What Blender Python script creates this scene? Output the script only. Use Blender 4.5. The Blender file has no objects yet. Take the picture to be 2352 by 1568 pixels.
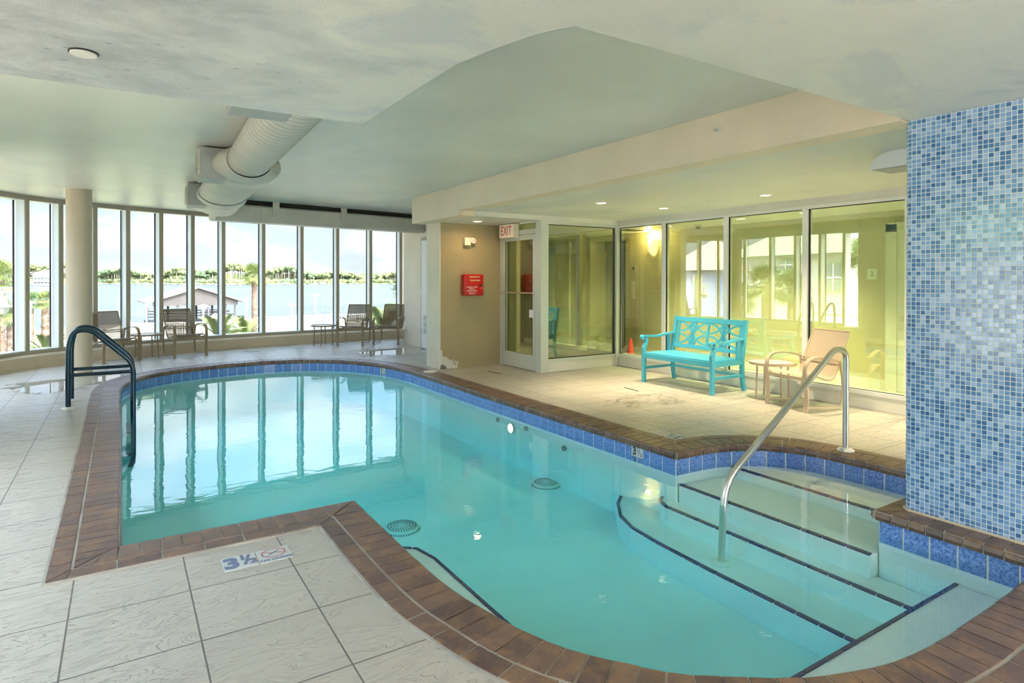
import bpy, bmesh, math, random
from mathutils import Vector, Matrix
from mathutils.geometry import intersect_line_line_2d
random.seed(7)
PI = math.pi
sc = bpy.context.scene
C = sc.collection

# ------------------------------------------------------------------ camera
FPX, YAW, PITCH, ROLL, HY, CH = 1412.0, math.radians(32.43), math.radians(-.284), math.radians(.068), 647.7, 1.5
Fv = Vector((math.sin(YAW)*math.cos(PITCH), math.cos(YAW)*math.cos(PITCH), math.sin(PITCH)))
Rv = Vector((math.cos(YAW), -math.sin(YAW), 0)); Uv = Rv.cross(Fv)
R2 = Rv*math.cos(ROLL)+Uv*math.sin(ROLL); U2 = -Rv*math.sin(ROLL)+Uv*math.cos(ROLL)
cam = bpy.data.cameras.new('camera'); co = bpy.data.objects.new('camera', cam); C.objects.link(co)
cam.sensor_width = 36; cam.lens = 36*FPX/2352; cam.shift_y = -(784-HY)/2352
cam.clip_start = .05; cam.clip_end = 5000
m = Matrix((R2, U2, -Fv)).transposed().to_4x4(); m.translation = Vector((0, 0, CH)); co.matrix_world = m
sc.camera = co
def ray(x, y): return Fv+R2*((x-1176)/FPX)-U2*((y-HY)/FPX)
def G(x, y, z=0.0):
    d = ray(x, y); t = (z-CH)/d.z; return Vector((0, 0, CH))+d*t
def far(x, y, D): return Vector((0, 0, CH))+ray(x, y)*D          # a point D metres ahead
GX = 7.3                                                         # the glass partition east of the pool
def refl(x, y, D):                                               # the place seen mirrored in that glass
    p = far(x, y, D); return Vector((2*GX-p.x, p.y, p.z))

# ------------------------------------------------------------------ light and exposure
vs = sc.view_settings
sc.display_settings.display_device = 'sRGB'
vs.view_transform = 'Standard'; vs.look = 'None'; vs.gamma = 1; vs.use_curve_mapping = False
vs.exposure = 2.12
sc.cycles.max_bounces = 8; sc.cycles.diffuse_bounces = 4; sc.cycles.glossy_bounces = 3; sc.cycles.adaptive_threshold = .06
sc.cycles.transparent_max_bounces = 24; sc.cycles.transmission_bounces = 4
sc.cycles.sample_clamp_indirect = 6
sc.cycles.blur_glossy = .5; sc.cycles.volume_bounces = 0; sc.cycles.use_light_tree = False
SKY = 1.0
w = bpy.data.worlds.new('sky'); sc.world = w; w.use_nodes = True
wn, wl = w.node_tree.nodes, w.node_tree.links
bg = wn['Background']; pass
tc = wn.new('ShaderNodeTexCoord'); sx = wn.new('ShaderNodeSeparateXYZ'); wl.new(tc.outputs['Generated'], sx.inputs[0])
gr = wn.new('ShaderNodeValToRGB'); wl.new(sx.outputs['Z'], gr.inputs[0])
e = gr.color_ramp.elements
e[0].position = 0; e[0].color = (.80, .88, .95, 1); e[1].position = .5; e[1].color = (.32, .51, .84, 1)
q = e.new(.12); q.color = (.52, .71, .96, 1)
mp = wn.new('ShaderNodeMapping'); wl.new(tc.outputs['Generated'], mp.inputs[0]); mp.inputs['Scale'].default_value = (1, 1, 2.6)
nz = wn.new('ShaderNodeTexNoise'); wl.new(mp.outputs[0], nz.inputs['Vector'])
nz.inputs['Scale'].default_value = 4.5; nz.inputs['Detail'].default_value = 8; nz.inputs['Roughness'].default_value = .58
cr = wn.new('ShaderNodeValToRGB'); wl.new(nz.outputs['Fac'], cr.inputs[0])
cr.color_ramp.elements[0].position = .42; cr.color_ramp.elements[1].position = .60
nz2 = wn.new('ShaderNodeTexNoise'); wl.new(mp.outputs[0], nz2.inputs['Vector']); nz2.inputs['Scale'].default_value = 9; nz2.inputs['Detail'].default_value = 5
cc = wn.new('ShaderNodeValToRGB'); wl.new(nz2.outputs['Fac'], cc.inputs[0])
cc.color_ramp.elements[0].position = .38; cc.color_ramp.elements[0].color = (.50, .54, .59, 1)
cc.color_ramp.elements[1].position = .6; cc.color_ramp.elements[1].color = (1, 1, 1, 1)
mx = wn.new('ShaderNodeMix'); mx.data_type = 'RGBA'
cf = wn.new('ShaderNodeMapRange'); wl.new(sx.outputs['Z'], cf.inputs[0])
for k_, v_ in ((1, .14), (2, .32), (3, 1.), (4, .35)): cf.inputs[k_].default_value = v_
cm_ = wn.new('ShaderNodeMath'); cm_.operation = 'MULTIPLY'; wl.new(cr.outputs[0], cm_.inputs[0]); wl.new(cf.outputs[0], cm_.inputs[1])
wl.new(cm_.outputs[0], mx.inputs['Factor']); wl.new(gr.outputs[0], mx.inputs['A']); wl.new(cc.outputs[0], mx.inputs['B'])
# sky boosted to light the room, brighter upward and toward the south-east sun
def wmath(op, a, b_):
    nd = wn.new('ShaderNodeMath'); nd.operation = op; nd.use_clamp = False
    for i, v in enumerate((a, b_)):
        if isinstance(v, bpy.types.NodeSocket): wl.new(v, nd.inputs[i])
        else: nd.inputs[i].default_value = v
    return nd.outputs[0]
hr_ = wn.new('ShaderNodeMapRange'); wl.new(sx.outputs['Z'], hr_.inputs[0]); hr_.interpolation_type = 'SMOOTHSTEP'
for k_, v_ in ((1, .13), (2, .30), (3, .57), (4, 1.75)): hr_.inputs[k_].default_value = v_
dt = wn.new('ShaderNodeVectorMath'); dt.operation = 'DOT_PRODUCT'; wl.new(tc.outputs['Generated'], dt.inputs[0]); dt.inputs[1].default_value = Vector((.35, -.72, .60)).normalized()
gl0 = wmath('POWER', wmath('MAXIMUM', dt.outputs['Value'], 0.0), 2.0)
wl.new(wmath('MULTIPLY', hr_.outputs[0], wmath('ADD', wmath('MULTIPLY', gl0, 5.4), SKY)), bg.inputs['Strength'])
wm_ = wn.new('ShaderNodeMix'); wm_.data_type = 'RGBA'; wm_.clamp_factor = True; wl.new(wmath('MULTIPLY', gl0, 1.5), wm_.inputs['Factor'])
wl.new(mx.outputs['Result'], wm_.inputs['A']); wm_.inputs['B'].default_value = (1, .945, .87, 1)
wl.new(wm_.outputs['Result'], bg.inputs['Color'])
sun = bpy.data.lights.new('sun', 'SUN'); so = bpy.data.objects.new('sun', sun); C.objects.link(so)
sun.energy = 5.5; sun.angle = .02; sun.color = (1, .91, .78)
so.rotation_euler = Vector((-.35, .72, -.85)).to_track_quat('-Z', 'Y').to_euler(); so.location = (20, -20, 30)

# ------------------------------------------------------------------ materials
def mat(name, col, rough=.5, metal=0, spec=.5, emit=None, es=0, alpha=None):
    m = bpy.data.materials.new(name); m.use_nodes = True; b = m.node_tree.nodes['Principled BSDF']
    b.inputs['Base Color'].default_value = (*col, 1); b.inputs['Roughness'].default_value = rough
    b.inputs['Metallic'].default_value = metal; b.inputs['Specular IOR Level'].default_value = spec
    if emit: b.inputs['Emission Color'].default_value = (*emit, 1); b.inputs['Emission Strength'].default_value = es
    return m
class NB:
    def __init__(s, name, rough=.5, metal=0):
        s.m = bpy.data.materials.new(name); s.m.use_nodes = True; s.t = s.m.node_tree
        s.b = s.t.nodes['Principled BSDF']; s.out = s.t.nodes['Material Output']
        s.b.inputs['Roughness'].default_value = rough; s.b.inputs['Metallic'].default_value = metal
        s.tc = s.t.nodes.new('ShaderNodeTexCoord')
    def set(s, sock, v):
        if hasattr(v, 'links') or isinstance(v, bpy.types.NodeSocket): s.t.links.new(v, sock)
        elif isinstance(v, (tuple, list)) and len(v) == 3 and sock.type == 'RGBA': sock.default_value = (*v, 1)
        elif sock.type == 'RGBA' and isinstance(v, (int, float)): sock.default_value = (v, v, v, 1)
        else: sock.default_value = v
    def n(s, typ, ins={}, out=0, **pr):
        nd = s.t.nodes.new(typ)
        for k, v in pr.items(): setattr(nd, k, v)
        for k, v in ins.items(): s.set(nd.inputs[k], v)
        return nd.outputs[out]
    def M(s, op, a, b=0.0, c=None, clamp=False):
        nd = s.t.nodes.new('ShaderNodeMath'); nd.operation = op; nd.use_clamp = clamp
        s.set(nd.inputs[0], a); s.set(nd.inputs[1], b)
        if c is not None: s.set(nd.inputs[2], c)
        return nd.outputs[0]
    def xyz(s, v):
        nd = s.t.nodes.new('ShaderNodeSeparateXYZ'); s.set(nd.inputs[0], v); return nd.outputs[:]
    def comb(s, x, y, z=0.0):
        nd = s.t.nodes.new('ShaderNodeCombineXYZ')
        for i, v in enumerate((x, y, z)): s.set(nd.inputs[i], v)
        return nd.outputs[0]
    def mapv(s, v, scale=(1, 1, 1), loc=(0, 0, 0)):
        return s.n('ShaderNodeMapping', {'Vector': v, 'Scale': scale, 'Location': loc})
    def noise(s, v, scale, detail=4, rough=.5, dist=0):
        return s.n('ShaderNodeTexNoise', {'Vector': v, 'Scale': scale, 'Detail': detail, 'Roughness': rough, 'Distortion': dist})
    def ramp(s, f, stops):
        nd = s.t.nodes.new('ShaderNodeValToRGB'); s.set(nd.inputs[0], f); el = nd.color_ramp.elements
        while len(el) < len(stops): el.new(.5)
        for i, (p, c) in enumerate(stops):
            el[i].position = p; el[i].color = (*c, 1) if isinstance(c, tuple) else (c, c, c, 1)
        return nd.outputs[0]
    def mix(s, f, a, b, mode='MIX'):
        nd = s.t.nodes.new('ShaderNodeMix'); nd.data_type = 'RGBA'; nd.blend_type = mode
        s.set(nd.inputs['Factor'], f); s.set(nd.inputs['A'], a); s.set(nd.inputs['B'], b); return nd.outputs['Result']
    def bump(s, h, strength=.3, dist=.01, normal=None):
        ins = {'Height': h, 'Strength': strength, 'Distance': dist}
        if normal is not None: ins['Normal'] = normal
        return s.n('ShaderNodeBump', ins)
    def col(s, v): s.set(s.b.inputs['Base Color'], v)
    def rough(s, v): s.set(s.b.inputs['Roughness'], v)
    def nor(s, v): s.set(s.b.inputs['Normal'], v)
    def obj(s): return s.tc.outputs['Object']
    def uv(s): return s.tc.outputs['UV']

def paint(name, col, rough=.6, var=.06, stain=None, bumpy=.15, scale=1.2, spec=.4):
    b = NB(name, rough); v = b.obj()
    n1 = b.noise(v, scale, 6, .6); n2 = b.noise(v, 60, 3)
    lo = tuple(c*(1-var) for c in col); hi = tuple(min(1, c*(1+var)) for c in col)
    c = b.mix(b.ramp(n1, [(.35, 0.), (.65, 1.)]), lo, hi)
    if stain:
        n3 = b.noise(b.mapv(v, (1, .6, 1), (3, 1, 0)), scale*.8, 8, .62, .6)
        c = b.mix(b.ramp(n3, [(.52, 0.), (.60, 1.)]), c, stain)
    b.col(c); b.nor(b.bump(n2, bumpy, .002)); b.b.inputs['Specular IOR Level'].default_value = spec
    return b.m

def glass_mat(name, tint, r0=.06, bump=False):
    b = NB(name); t = b.t; t.nodes.remove(b.b)
    nrm = None
    if bump:
        h = b.noise(b.mapv(b.obj(), (1, 1.6, 1)), 5.5, 3, .5, .3)
        h2 = b.noise(b.obj(), 1.3, 2)
        nrm = b.bump(b.M('ADD', b.M('MULTIPLY', h, .45), b.M('MULTIPLY', h2, 1.0)), .07, .03)
    lw = t.nodes.new('ShaderNodeLayerWeight'); lw.inputs['Blend'].default_value = .5
    if nrm is not None: t.links.new(nrm, lw.inputs['Normal'])
    p = b.M('POWER', lw.outputs['Facing'], 5.0); f = b.M('ADD', b.M('MULTIPLY', p, 1-r0), r0, clamp=True)
    tr = b.n('ShaderNodeBsdfTransparent', {'Color': tint}); gl_ins = {'Color': (1., 1., 1.), 'Roughness': 0.0}
    if nrm is not None: gl_ins['Normal'] = nrm
    gl = b.n('ShaderNodeBsdfAnisotropic', gl_ins)
    mxn = t.nodes.new('ShaderNodeMixShader'); t.links.new(f, mxn.inputs[0]); t.links.new(tr, mxn.inputs[1]); t.links.new(gl, mxn.inputs[2])
    t.links.new(mxn.outputs[0], b.out.inputs['Surface'])
    return b

M = {}
M['glass'] = glass_mat('window_glass', (.97, .985, .98), .05).m
M['tinted_glass'] = glass_mat('grey_tinted_window_glass', (.75, .77, .77), .05).m  # grey tint added to dim the view and daylight through the curved windows
M['lobby_glass'] = glass_mat('tinted_glass', (.85, .95, .77), .18).m
bw = glass_mat('pool_water', (.97, 1., 1.), .02, True)
va = bw.n('ShaderNodeVolumeAbsorption', {'Color': (.0, .93, .985), 'Density': .53})
bw.t.links.new(va, bw.out.inputs['Volume'])
M['water'] = bw.m

def floor_mat(name, lite, grout):
    b = NB(name); v = b.obj(); X, Y, _ = b.xyz(v)
    u = b.M('DIVIDE', b.M('ADD', X, .202), .48); w_ = b.M('DIVIDE', b.M('SUBTRACT', Y, 3.319), .487)
    fu = b.M('ABSOLUTE', b.M('SUBTRACT', b.M('FRACT', b.M('ADD', u, .5)), .5)); fw = b.M('ABSOLUTE', b.M('SUBTRACT', b.M('FRACT', b.M('ADD', w_, .5)), .5))
    g = b.M('LESS_THAN', b.M('MINIMUM', fu, fw), .0075)
    cell = b.comb(b.M('FLOOR', u), b.M('FLOOR', w_))
    rnd = b.n('ShaderNodeTexWhiteNoise', {'Vector': cell}, out=0)
    sh = b.n('ShaderNodeVectorMath', {0: v, 1: b.n('ShaderNodeTexWhiteNoise', {'Vector': cell}, out=1)}, operation='ADD')
    ridg = b.noise(b.mapv(sh, (1.3, 3.6, 1)), 2.0, 6, .62, .9)
    tt = b.M('MULTIPLY', ridg, 9.0); fr = b.M('FRACT', tt); ridge = fr; st_ = b.M('ADD', b.M('FLOOR', tt), b.M('MINIMUM', b.M('MULTIPLY', fr, 4.0), 1.0)); fine = b.noise(v, 45, 4)
    n1 = b.noise(v, 1.7, 5, .6)
    c = b.mix(n1, tuple(x*.86 for x in lite), tuple(min(1, x*1.10) for x in lite))
    c = b.mix(b.M('MULTIPLY', rnd, .35), c, tuple(x*.80 for x in lite))
    c = b.mix(b.M('MULTIPLY', b.ramp(ridge, [(0, 1.), (.09, 0.)]), .30), c, tuple(x*.62 for x in lite))
    # wet and worn patches by the bench
    def blob(cx, cy, rx, ry):
        dx = b.M('DIVIDE', b.M('SUBTRACT', X, cx), rx); dy = b.M('DIVIDE', b.M('SUBTRACT', Y, cy), ry)
        r = b.M('SQRT', b.M('ADD', b.M('MULTIPLY', dx, dx), b.M('MULTIPLY', dy, dy)))
        r = b.M('ADD', r, b.M('MULTIPLY', b.M('SUBTRACT', b.noise(b.mapv(v, (1, 1.6, 1)), 2.6, 5, .6, .5), .5), 1.5))
        return b.M('SUBTRACT', 1.0, b.M('SMOOTH_MIN', b.M('MULTIPLY', b.M('MAXIMUM', b.M('SUBTRACT', r, .8), 0.), 14.0), 1.0, .05), clamp=True)
    wet = b.M('MAXIMUM', b.M('MAXIMUM', blob(-.45, 11.0, .95, .55), blob(4.75, 12.0, .85, .75)), blob(-.8, 10.5, .5, .5))
    dirt = blob(5.55, 5.55, .75, .42)
    veins = b.M('ABSOLUTE', b.M('SUBTRACT', b.noise(v, 2.4, 5, .6, .8), .5))
    c = b.mix(b.M('MULTIPLY', dirt, b.ramp(veins, [(0, .75), (.06, 0.)])), c, (.16, .13, .10))
    c = b.mix(g, c, grout)
    c = b.mix(b.M('MULTIPLY', wet, .25), c, (.30, .28, .24))
    b.col(c)
    b.rough(b.mix(wet, b.mix(n1, .24, .42), .015))
    h = b.M('ADD', b.M('MULTIPLY', st_, .22), b.M('MULTIPLY', fine, .12))
    h = b.M('SUBTRACT', h, b.M('MULTIPLY', g, .6))
    h = b.M('MULTIPLY', h, b.M('SUBTRACT', 1.0, wet))
    b.nor(b.bump(h, 1.0, .018)); return b.m
M['deck'] = floor_mat('slate_textured_deck_tile', (.545, .505, .425), (.17, .15, .135))
M['ceiling'] = paint('ceiling_paint', (.76, .75, .67), .42, .08, (.68, .70, .66), .1, .55, .5)
def slab_mat():
    b = NB('stained_soffit_paint', .5); v = b.obj()
    n1 = b.noise(v, .8, 7, .6); n2 = b.noise(v, 110, 3)
    c = b.mix(b.ramp(n1, [(.3, 0.), (.7, 1.)]), (.72, .71, .65), (.84, .82, .74))
    n3 = b.noise(b.mapv(v, (1, 1.5, 1), (5, 3, 0)), 1.1, 7, .65, .5)
    c = b.mix(b.ramp(n3, [(.53, 0.), (.62, .75)]), c, (.62, .64, .65))
    sp = b.n('ShaderNodeTexVoronoi', {'Vector': b.mapv(v, (1, 2.2, 1)), 'Scale': 9.0})
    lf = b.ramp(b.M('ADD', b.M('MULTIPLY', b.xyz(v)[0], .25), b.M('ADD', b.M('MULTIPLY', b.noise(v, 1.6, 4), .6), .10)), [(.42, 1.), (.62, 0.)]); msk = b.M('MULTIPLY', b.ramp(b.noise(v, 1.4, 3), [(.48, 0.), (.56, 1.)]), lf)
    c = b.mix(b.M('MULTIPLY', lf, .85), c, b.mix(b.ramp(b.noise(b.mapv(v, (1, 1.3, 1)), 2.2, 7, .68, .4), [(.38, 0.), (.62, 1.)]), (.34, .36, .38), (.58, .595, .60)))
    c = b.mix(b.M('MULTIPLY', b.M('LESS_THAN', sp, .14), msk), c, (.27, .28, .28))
    b.col(c); b.nor(b.bump(n2, .5, .004)); return b.m
M['slab'] = slab_mat()
M['beam'] = paint('cream_beam_paint', (.82, .71, .55), .55, .05)
M['cream'] = paint('cream_wall_paint', (.82, .73, .60), .55, .04)
M['column'] = paint('beige_column_paint', (.58, .50, .37), .5, .04, None, .5)
M['curb'] = paint('tan_curb_paint', (.58, .50, .36), .5, .06)
M['frame'] = paint('tan_window_frame', (.40, .36, .27), .4, .03)
M['white_frame'] = paint('white_window_frame', (.80, .84, .82), .4, .02)
M['alu'] = mat('pale_aluminium_frame', (.68, .72, .66), .35, .25)
M['black'] = mat('black_gasket', (.012, .012, .012), .5)
M['white'] = mat('white_enamel', (.85, .86, .84), .35)
M['offwhite'] = paint('offwhite_sill_paint', (.80, .78, .70), .5, .04)
def phone_wall():
    b = NB('khaki_vinyl_wallcovering', .42); v = b.obj(); X, Y, Z = b.xyz(v)
    st = b.noise(b.mapv(v, (2, 2, 160)), 1.0, 3); n1 = b.noise(v, 1.2, 4)
    c = b.mix(n1, (.35, .29, .15), (.44, .36, .20)); c = b.mix(b.M('MULTIPLY', st, .35), c, (.28, .23, .12))
    nn = b.noise(v, 7, 6, .6)
    d = b.M('ADD', b.M('MULTIPLY', b.M('ABSOLUTE', b.M('SUBTRACT', X, 4.47)), .75), b.M('MULTIPLY', Z, .8))
    d = b.M('ADD', d, b.M('MULTIPLY', b.M('SUBTRACT', nn, .5), .5))
    peel = b.M('LESS_THAN', d, .26)
    c = b.mix(peel, c, (.62, .63, .58)); c = b.mix(b.M('LESS_THAN', b.M('ADD', b.M('MULTIPLY', d, .9), b.M('MULTIPLY', Z, .9)), .13), c, (.16, .17, .18))
    b.col(c); b.nor(b.bump(b.M('ADD', st, b.M('MULTIPLY', peel, -2.)), .25, .003)); return b.m
M['khaki'] = phone_wall()
def vinyl(name, a, c2):
    b = NB(name, .5); v = b.obj(); st = b.noise(b.mapv(v, (2, 2, 150)), 1.0, 3); n1 = b.noise(v, 1.0, 4)
    c = b.mix(n1, a, c2); c = b.mix(b.M('MULTIPLY', st, .3), c, tuple(x*.75 for x in a)); b.col(c); return b.m
M['mustard'] = vinyl('mustard_vinyl_wallcovering', (.58, .52, .33), (.66, .59, .39))
M['olive'] = vinyl('olive_vinyl_wallcovering', (.13, .13, .03), (.18, .175, .05))
def brick_mat():
    b = NB('glazed_brown_coping_brick', .38); v = b.obj()
    at = b.n('ShaderNodeAttribute', {}, out=0, attribute_name='rnd'); a = b.xyz(at)[0]
    n1 = b.noise(v, 9, 6, .65, .4); n2 = b.noise(v, 60, 4)
    c = b.mix(a, (.115, .072, .064), (.19, .118, .090)); c = b.mix(b.ramp(n1, [(.45, 0.), (.75, .7)]), c, (.40, .225, .10))
    c = b.mix(b.ramp(n2, [(.5, 0.), (.75, .4)]), c, (.10, .05, .035))
    b.col(c); b.rough(b.mix(n1, .26, .5)); b.nor(b.bump(n2, .3, .003)); return b.m
M['brick'] = brick_mat()
M['brick_grout'] = paint('coping_grout', (.40, .37, .31), .8, .2, None, .3, 4)
def blue_tile():
    b = NB('speckled_blue_waterline_tile', .15); v = b.obj()
    n = b.noise(v, 85, 4, .7); n2 = b.noise(v, 4, 2)
    b.col(b.mix(b.ramp(n, [(.38, 0.), (.60, 1.)]), (.04, .11, .42), (.24, .42, .82))); b.nor(b.bump(n, .15, .002)); return b.m
M['blue_tile'] = blue_tile()
M['tile_grout'] = mat('white_tile_grout', (.78, .80, .78), .7)
M['navy'] = mat('navy_step_tile', (.02, .02, .13), .25)
M['plaster'] = paint('white_pool_plaster', (.90, .93, .91), .7, .03)
def mosaic():
    b = NB('blue_glass_mosaic', .12); U, V, _ = b.xyz(b.uv()); P = .0275
    u = b.M('DIVIDE', U, P); w_ = b.M('DIVIDE', V, P)
    du = b.M('ABSOLUTE', b.M('SUBTRACT', b.M('FRACT', u), .5)); dw = b.M('ABSOLUTE', b.M('SUBTRACT', b.M('FRACT', w_), .5))
    ed = b.M('MAXIMUM', du, dw); g = b.M('GREATER_THAN', ed, .43)
    wnz = b.n('ShaderNodeTexWhiteNoise', {'Vector': b.comb(b.M('FLOOR', u), b.M('FLOOR', w_))}, out=0)
    n1 = b.noise(b.uv(), 60, 4, .6)
    c = b.ramp(b.M('ADD', b.M('MULTIPLY', wnz, .8), b.M('MULTIPLY', n1, .25)), [(.1, (.05, .16, .42)), (.4, (.12, .29, .60)), (.65, (.24, .43, .76)), (.95, (.45, .62, .88))])
    b.col(b.mix(g, c, (.84, .88, .86))); b.rough(b.mix(g, .14, .7))
    b.nor(b.bump(b.M('SUBTRACT', 0.0, b.M('SMOOTH_MAX', ed, .40, .05)), .5, .01)); return b.m
M['mosaic'] = mosaic()
def ribbed(name, col):
    b = NB(name, .5); n = b.noise(b.obj(), 3, 5); n2 = b.noise(b.obj(), 30, 4)
    b.col(b.mix(b.ramp(n, [(.4, 0.), (.7, 1.)]), tuple(x*.9 for x in col), col)); b.nor(b.bump(n2, .1, .003)); return b.m
M['duct'] = ribbed('painted_duct_metal', (.62, .60, .52))
M['duct_grey'] = ribbed('grey_duct_box_metal', (.40, .42, .40))
M['seam'] = mat('dark_duct_seam', (.17, .18, .17), .6)
M['steel'] = mat('brushed_steel', (.74, .72, .66), .36, 1)
M['blue_steel'] = mat('dark_reflection_steel', (.045, .085, .12), .2, .8)  # stainless rails, their dark blue reflections put into the base colour
M['turq'] = mat('turquoise_gloss_paint', (.085, .50, .68), .25)
M['tan_frame'] = mat('tan_powder_coat', (.60, .48, .34), .4)
M['backlit_tan_frame'] = mat('backlit_tan_powder_coat', (.30, .225, .13), .4)  # tan coat darkened in colour for the backlit far furniture
def sling(name, col, al):
    b = NB(name, .7); b.col(col); b.b.inputs['Alpha'].default_value = al
    n = b.noise(b.mapv(b.obj(), (300, 300, 300)), 1.0, 1); b.nor(b.bump(n, .2, .001)); return b.m
M['sling_tan'] = sling('tan_mesh_sling', (.60, .49, .35), .93)
M['sling_backlit'] = sling('backlit_see_through_sling', (.24, .175, .10), .66)  # same mesh as the tan sling, backlight shade put into its colour
M['table_glass'] = mat('pale_acrylic_tabletop', (.60, .66, .62), .08)
M['red'] = mat('red_enamel', (.55, .008, .008), .3)
M['cone'] = mat('red_orange_plastic', (.80, .05, .02), .45)
M['gold'] = mat('gold_lettering', (.85, .68, .30), .5)
M['white_ink'] = mat('white_lettering', (.9, .85, .85), .5)
M['red_ink'] = mat('red_lettering', (.62, .07, .03), .5)
M['grey_ink'] = mat('slate_blue_lettering', (.17, .21, .33), .5)
M['dark_ink'] = mat('charcoal_lettering', (.05, .055, .08), .5)
M['pink_ink'] = mat('faded_red_ink', (.55, .22, .22), .5)
M['marker'] = paint('cream_marker_tile', (.62, .64, .60), .3, .05)
M['exit_face'] = mat('exit_sign_face', (.74, .64, .50), .4, emit=(1, .8, .6), es=.04)
M['lamp_warm'] = mat('warm_lamp_lens', (.9, .8, .6), .4, emit=(1, .62, .30), es=5)
M['lamp_off'] = mat('grey_lamp_lens', (.55, .57, .55), .4)
M['lamp_bright'] = mat('recessed_lamp_lens', (.9, .85, .7), .4, emit=(1, .80, .52), es=1.2)
M['sconce'] = mat('frosted_sconce_glass', (.9, .7, .4), .4, emit=(1, .60, .20), es=1.1)
M['pool_lamp'] = mat('underwater_lamp_lens', (1, .7, .5), .4, emit=(1, .62, .38), es=3.5)
M['elevator'] = mat('dark_elevator_steel', (.018, .02, .015), .4, .2)
M['grille'] = mat('pale_drain_plastic', (.62, .68, .64), .4)
M['dark'] = mat('dark_void', (.03, .025, .02), .8)
def leafmat(name, c1, c2, sc_=1.2, tl=.0):
    b = NB(name, .6); n = b.noise(b.obj(), sc_, 5, .6); b.col(b.mix(b.ramp(n, [(.35, 0.), (.65, 1.)]), c1, c2)); return b.m
M['palm'] = leafmat('palm_frond', (.055, .09, .02), (.15, .19, .045), 1.5)
M['palm_dark'] = leafmat('dark_palm_frond', (.035, .075, .03), (.10, .16, .06), 1.5)
M['trunk'] = leafmat('palm_trunk', (.07, .042, .03), (.14, .09, .065), 4)
def forest_mat():
    b = NB('far_forest', .9); n = b.noise(b.obj(), .018, 4, .6); n2 = b.noise(b.obj(), .45, 4)
    c = b.mix(b.ramp(n, [(.4, 0.), (.62, 1.)]), (.05, .08, .035), (.14, .155, .05)); c = b.mix(b.M('MULTIPLY', n2, .5), c, (.05, .09, .07)); b.col(c); return b.m
M['forest'] = forest_mat()
M['far_trunk'] = mat('pale_pine_trunk', (.25, .22, .19), .9)
def lake_mat():
    b = NB('lake_water', .25); v = b.obj(); n = b.noise(b.mapv(v, (.012, .03, 1)), 1.0, 5, .6)
    b.col(b.mix(b.ramp(n, [(.4, 0.), (.6, 1.)]), (.040, .054, .062), (.062, .072, .076))); b.b.inputs['Specular IOR Level'].default_value = .06; b.nor(b.bump(b.noise(v, .8, 4), .15, .3)); return b.m
M['lake'] = lake_mat()
M['sand'] = leafmat('sandy_ground', (.14, .12, .085), (.18, .16, .12), .3)
M['grassy'] = leafmat('green_bank', (.12, .16, .05), (.24, .26, .10), .2)
M['shore'] = mat('pale_shore_sand', (.55, .48, .36), .9)
M['timber'] = leafmat('weathered_boathouse_boards', (.032, .029, .032), (.058, .052, .056), 3)
M['timber_dark'] = mat('dark_pier_timber', (.06, .06, .07), .9)
M['roof_pale'] = mat('pale_metal_roof', (.22, .205, .175), .6)
M['house_white'] = paint('white_house_siding', (.55, .55, .53), .7, .03)
M['house_blue'] = paint('blue_house_siding', (.17, .22, .46), .7, .04)
M['roof_green'] = mat('light_green_metal_roof', (.28, .47, .22), .5)
M['roof_tan'] = mat('tan_shingle_roof', (.42, .31, .24), .8)
M['house_glass'] = mat('dark_house_window', (.20, .25, .28), .1)
M['vase'] = mat('blue_grey_glazed_urn', (.16, .25, .32), .4)

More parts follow.
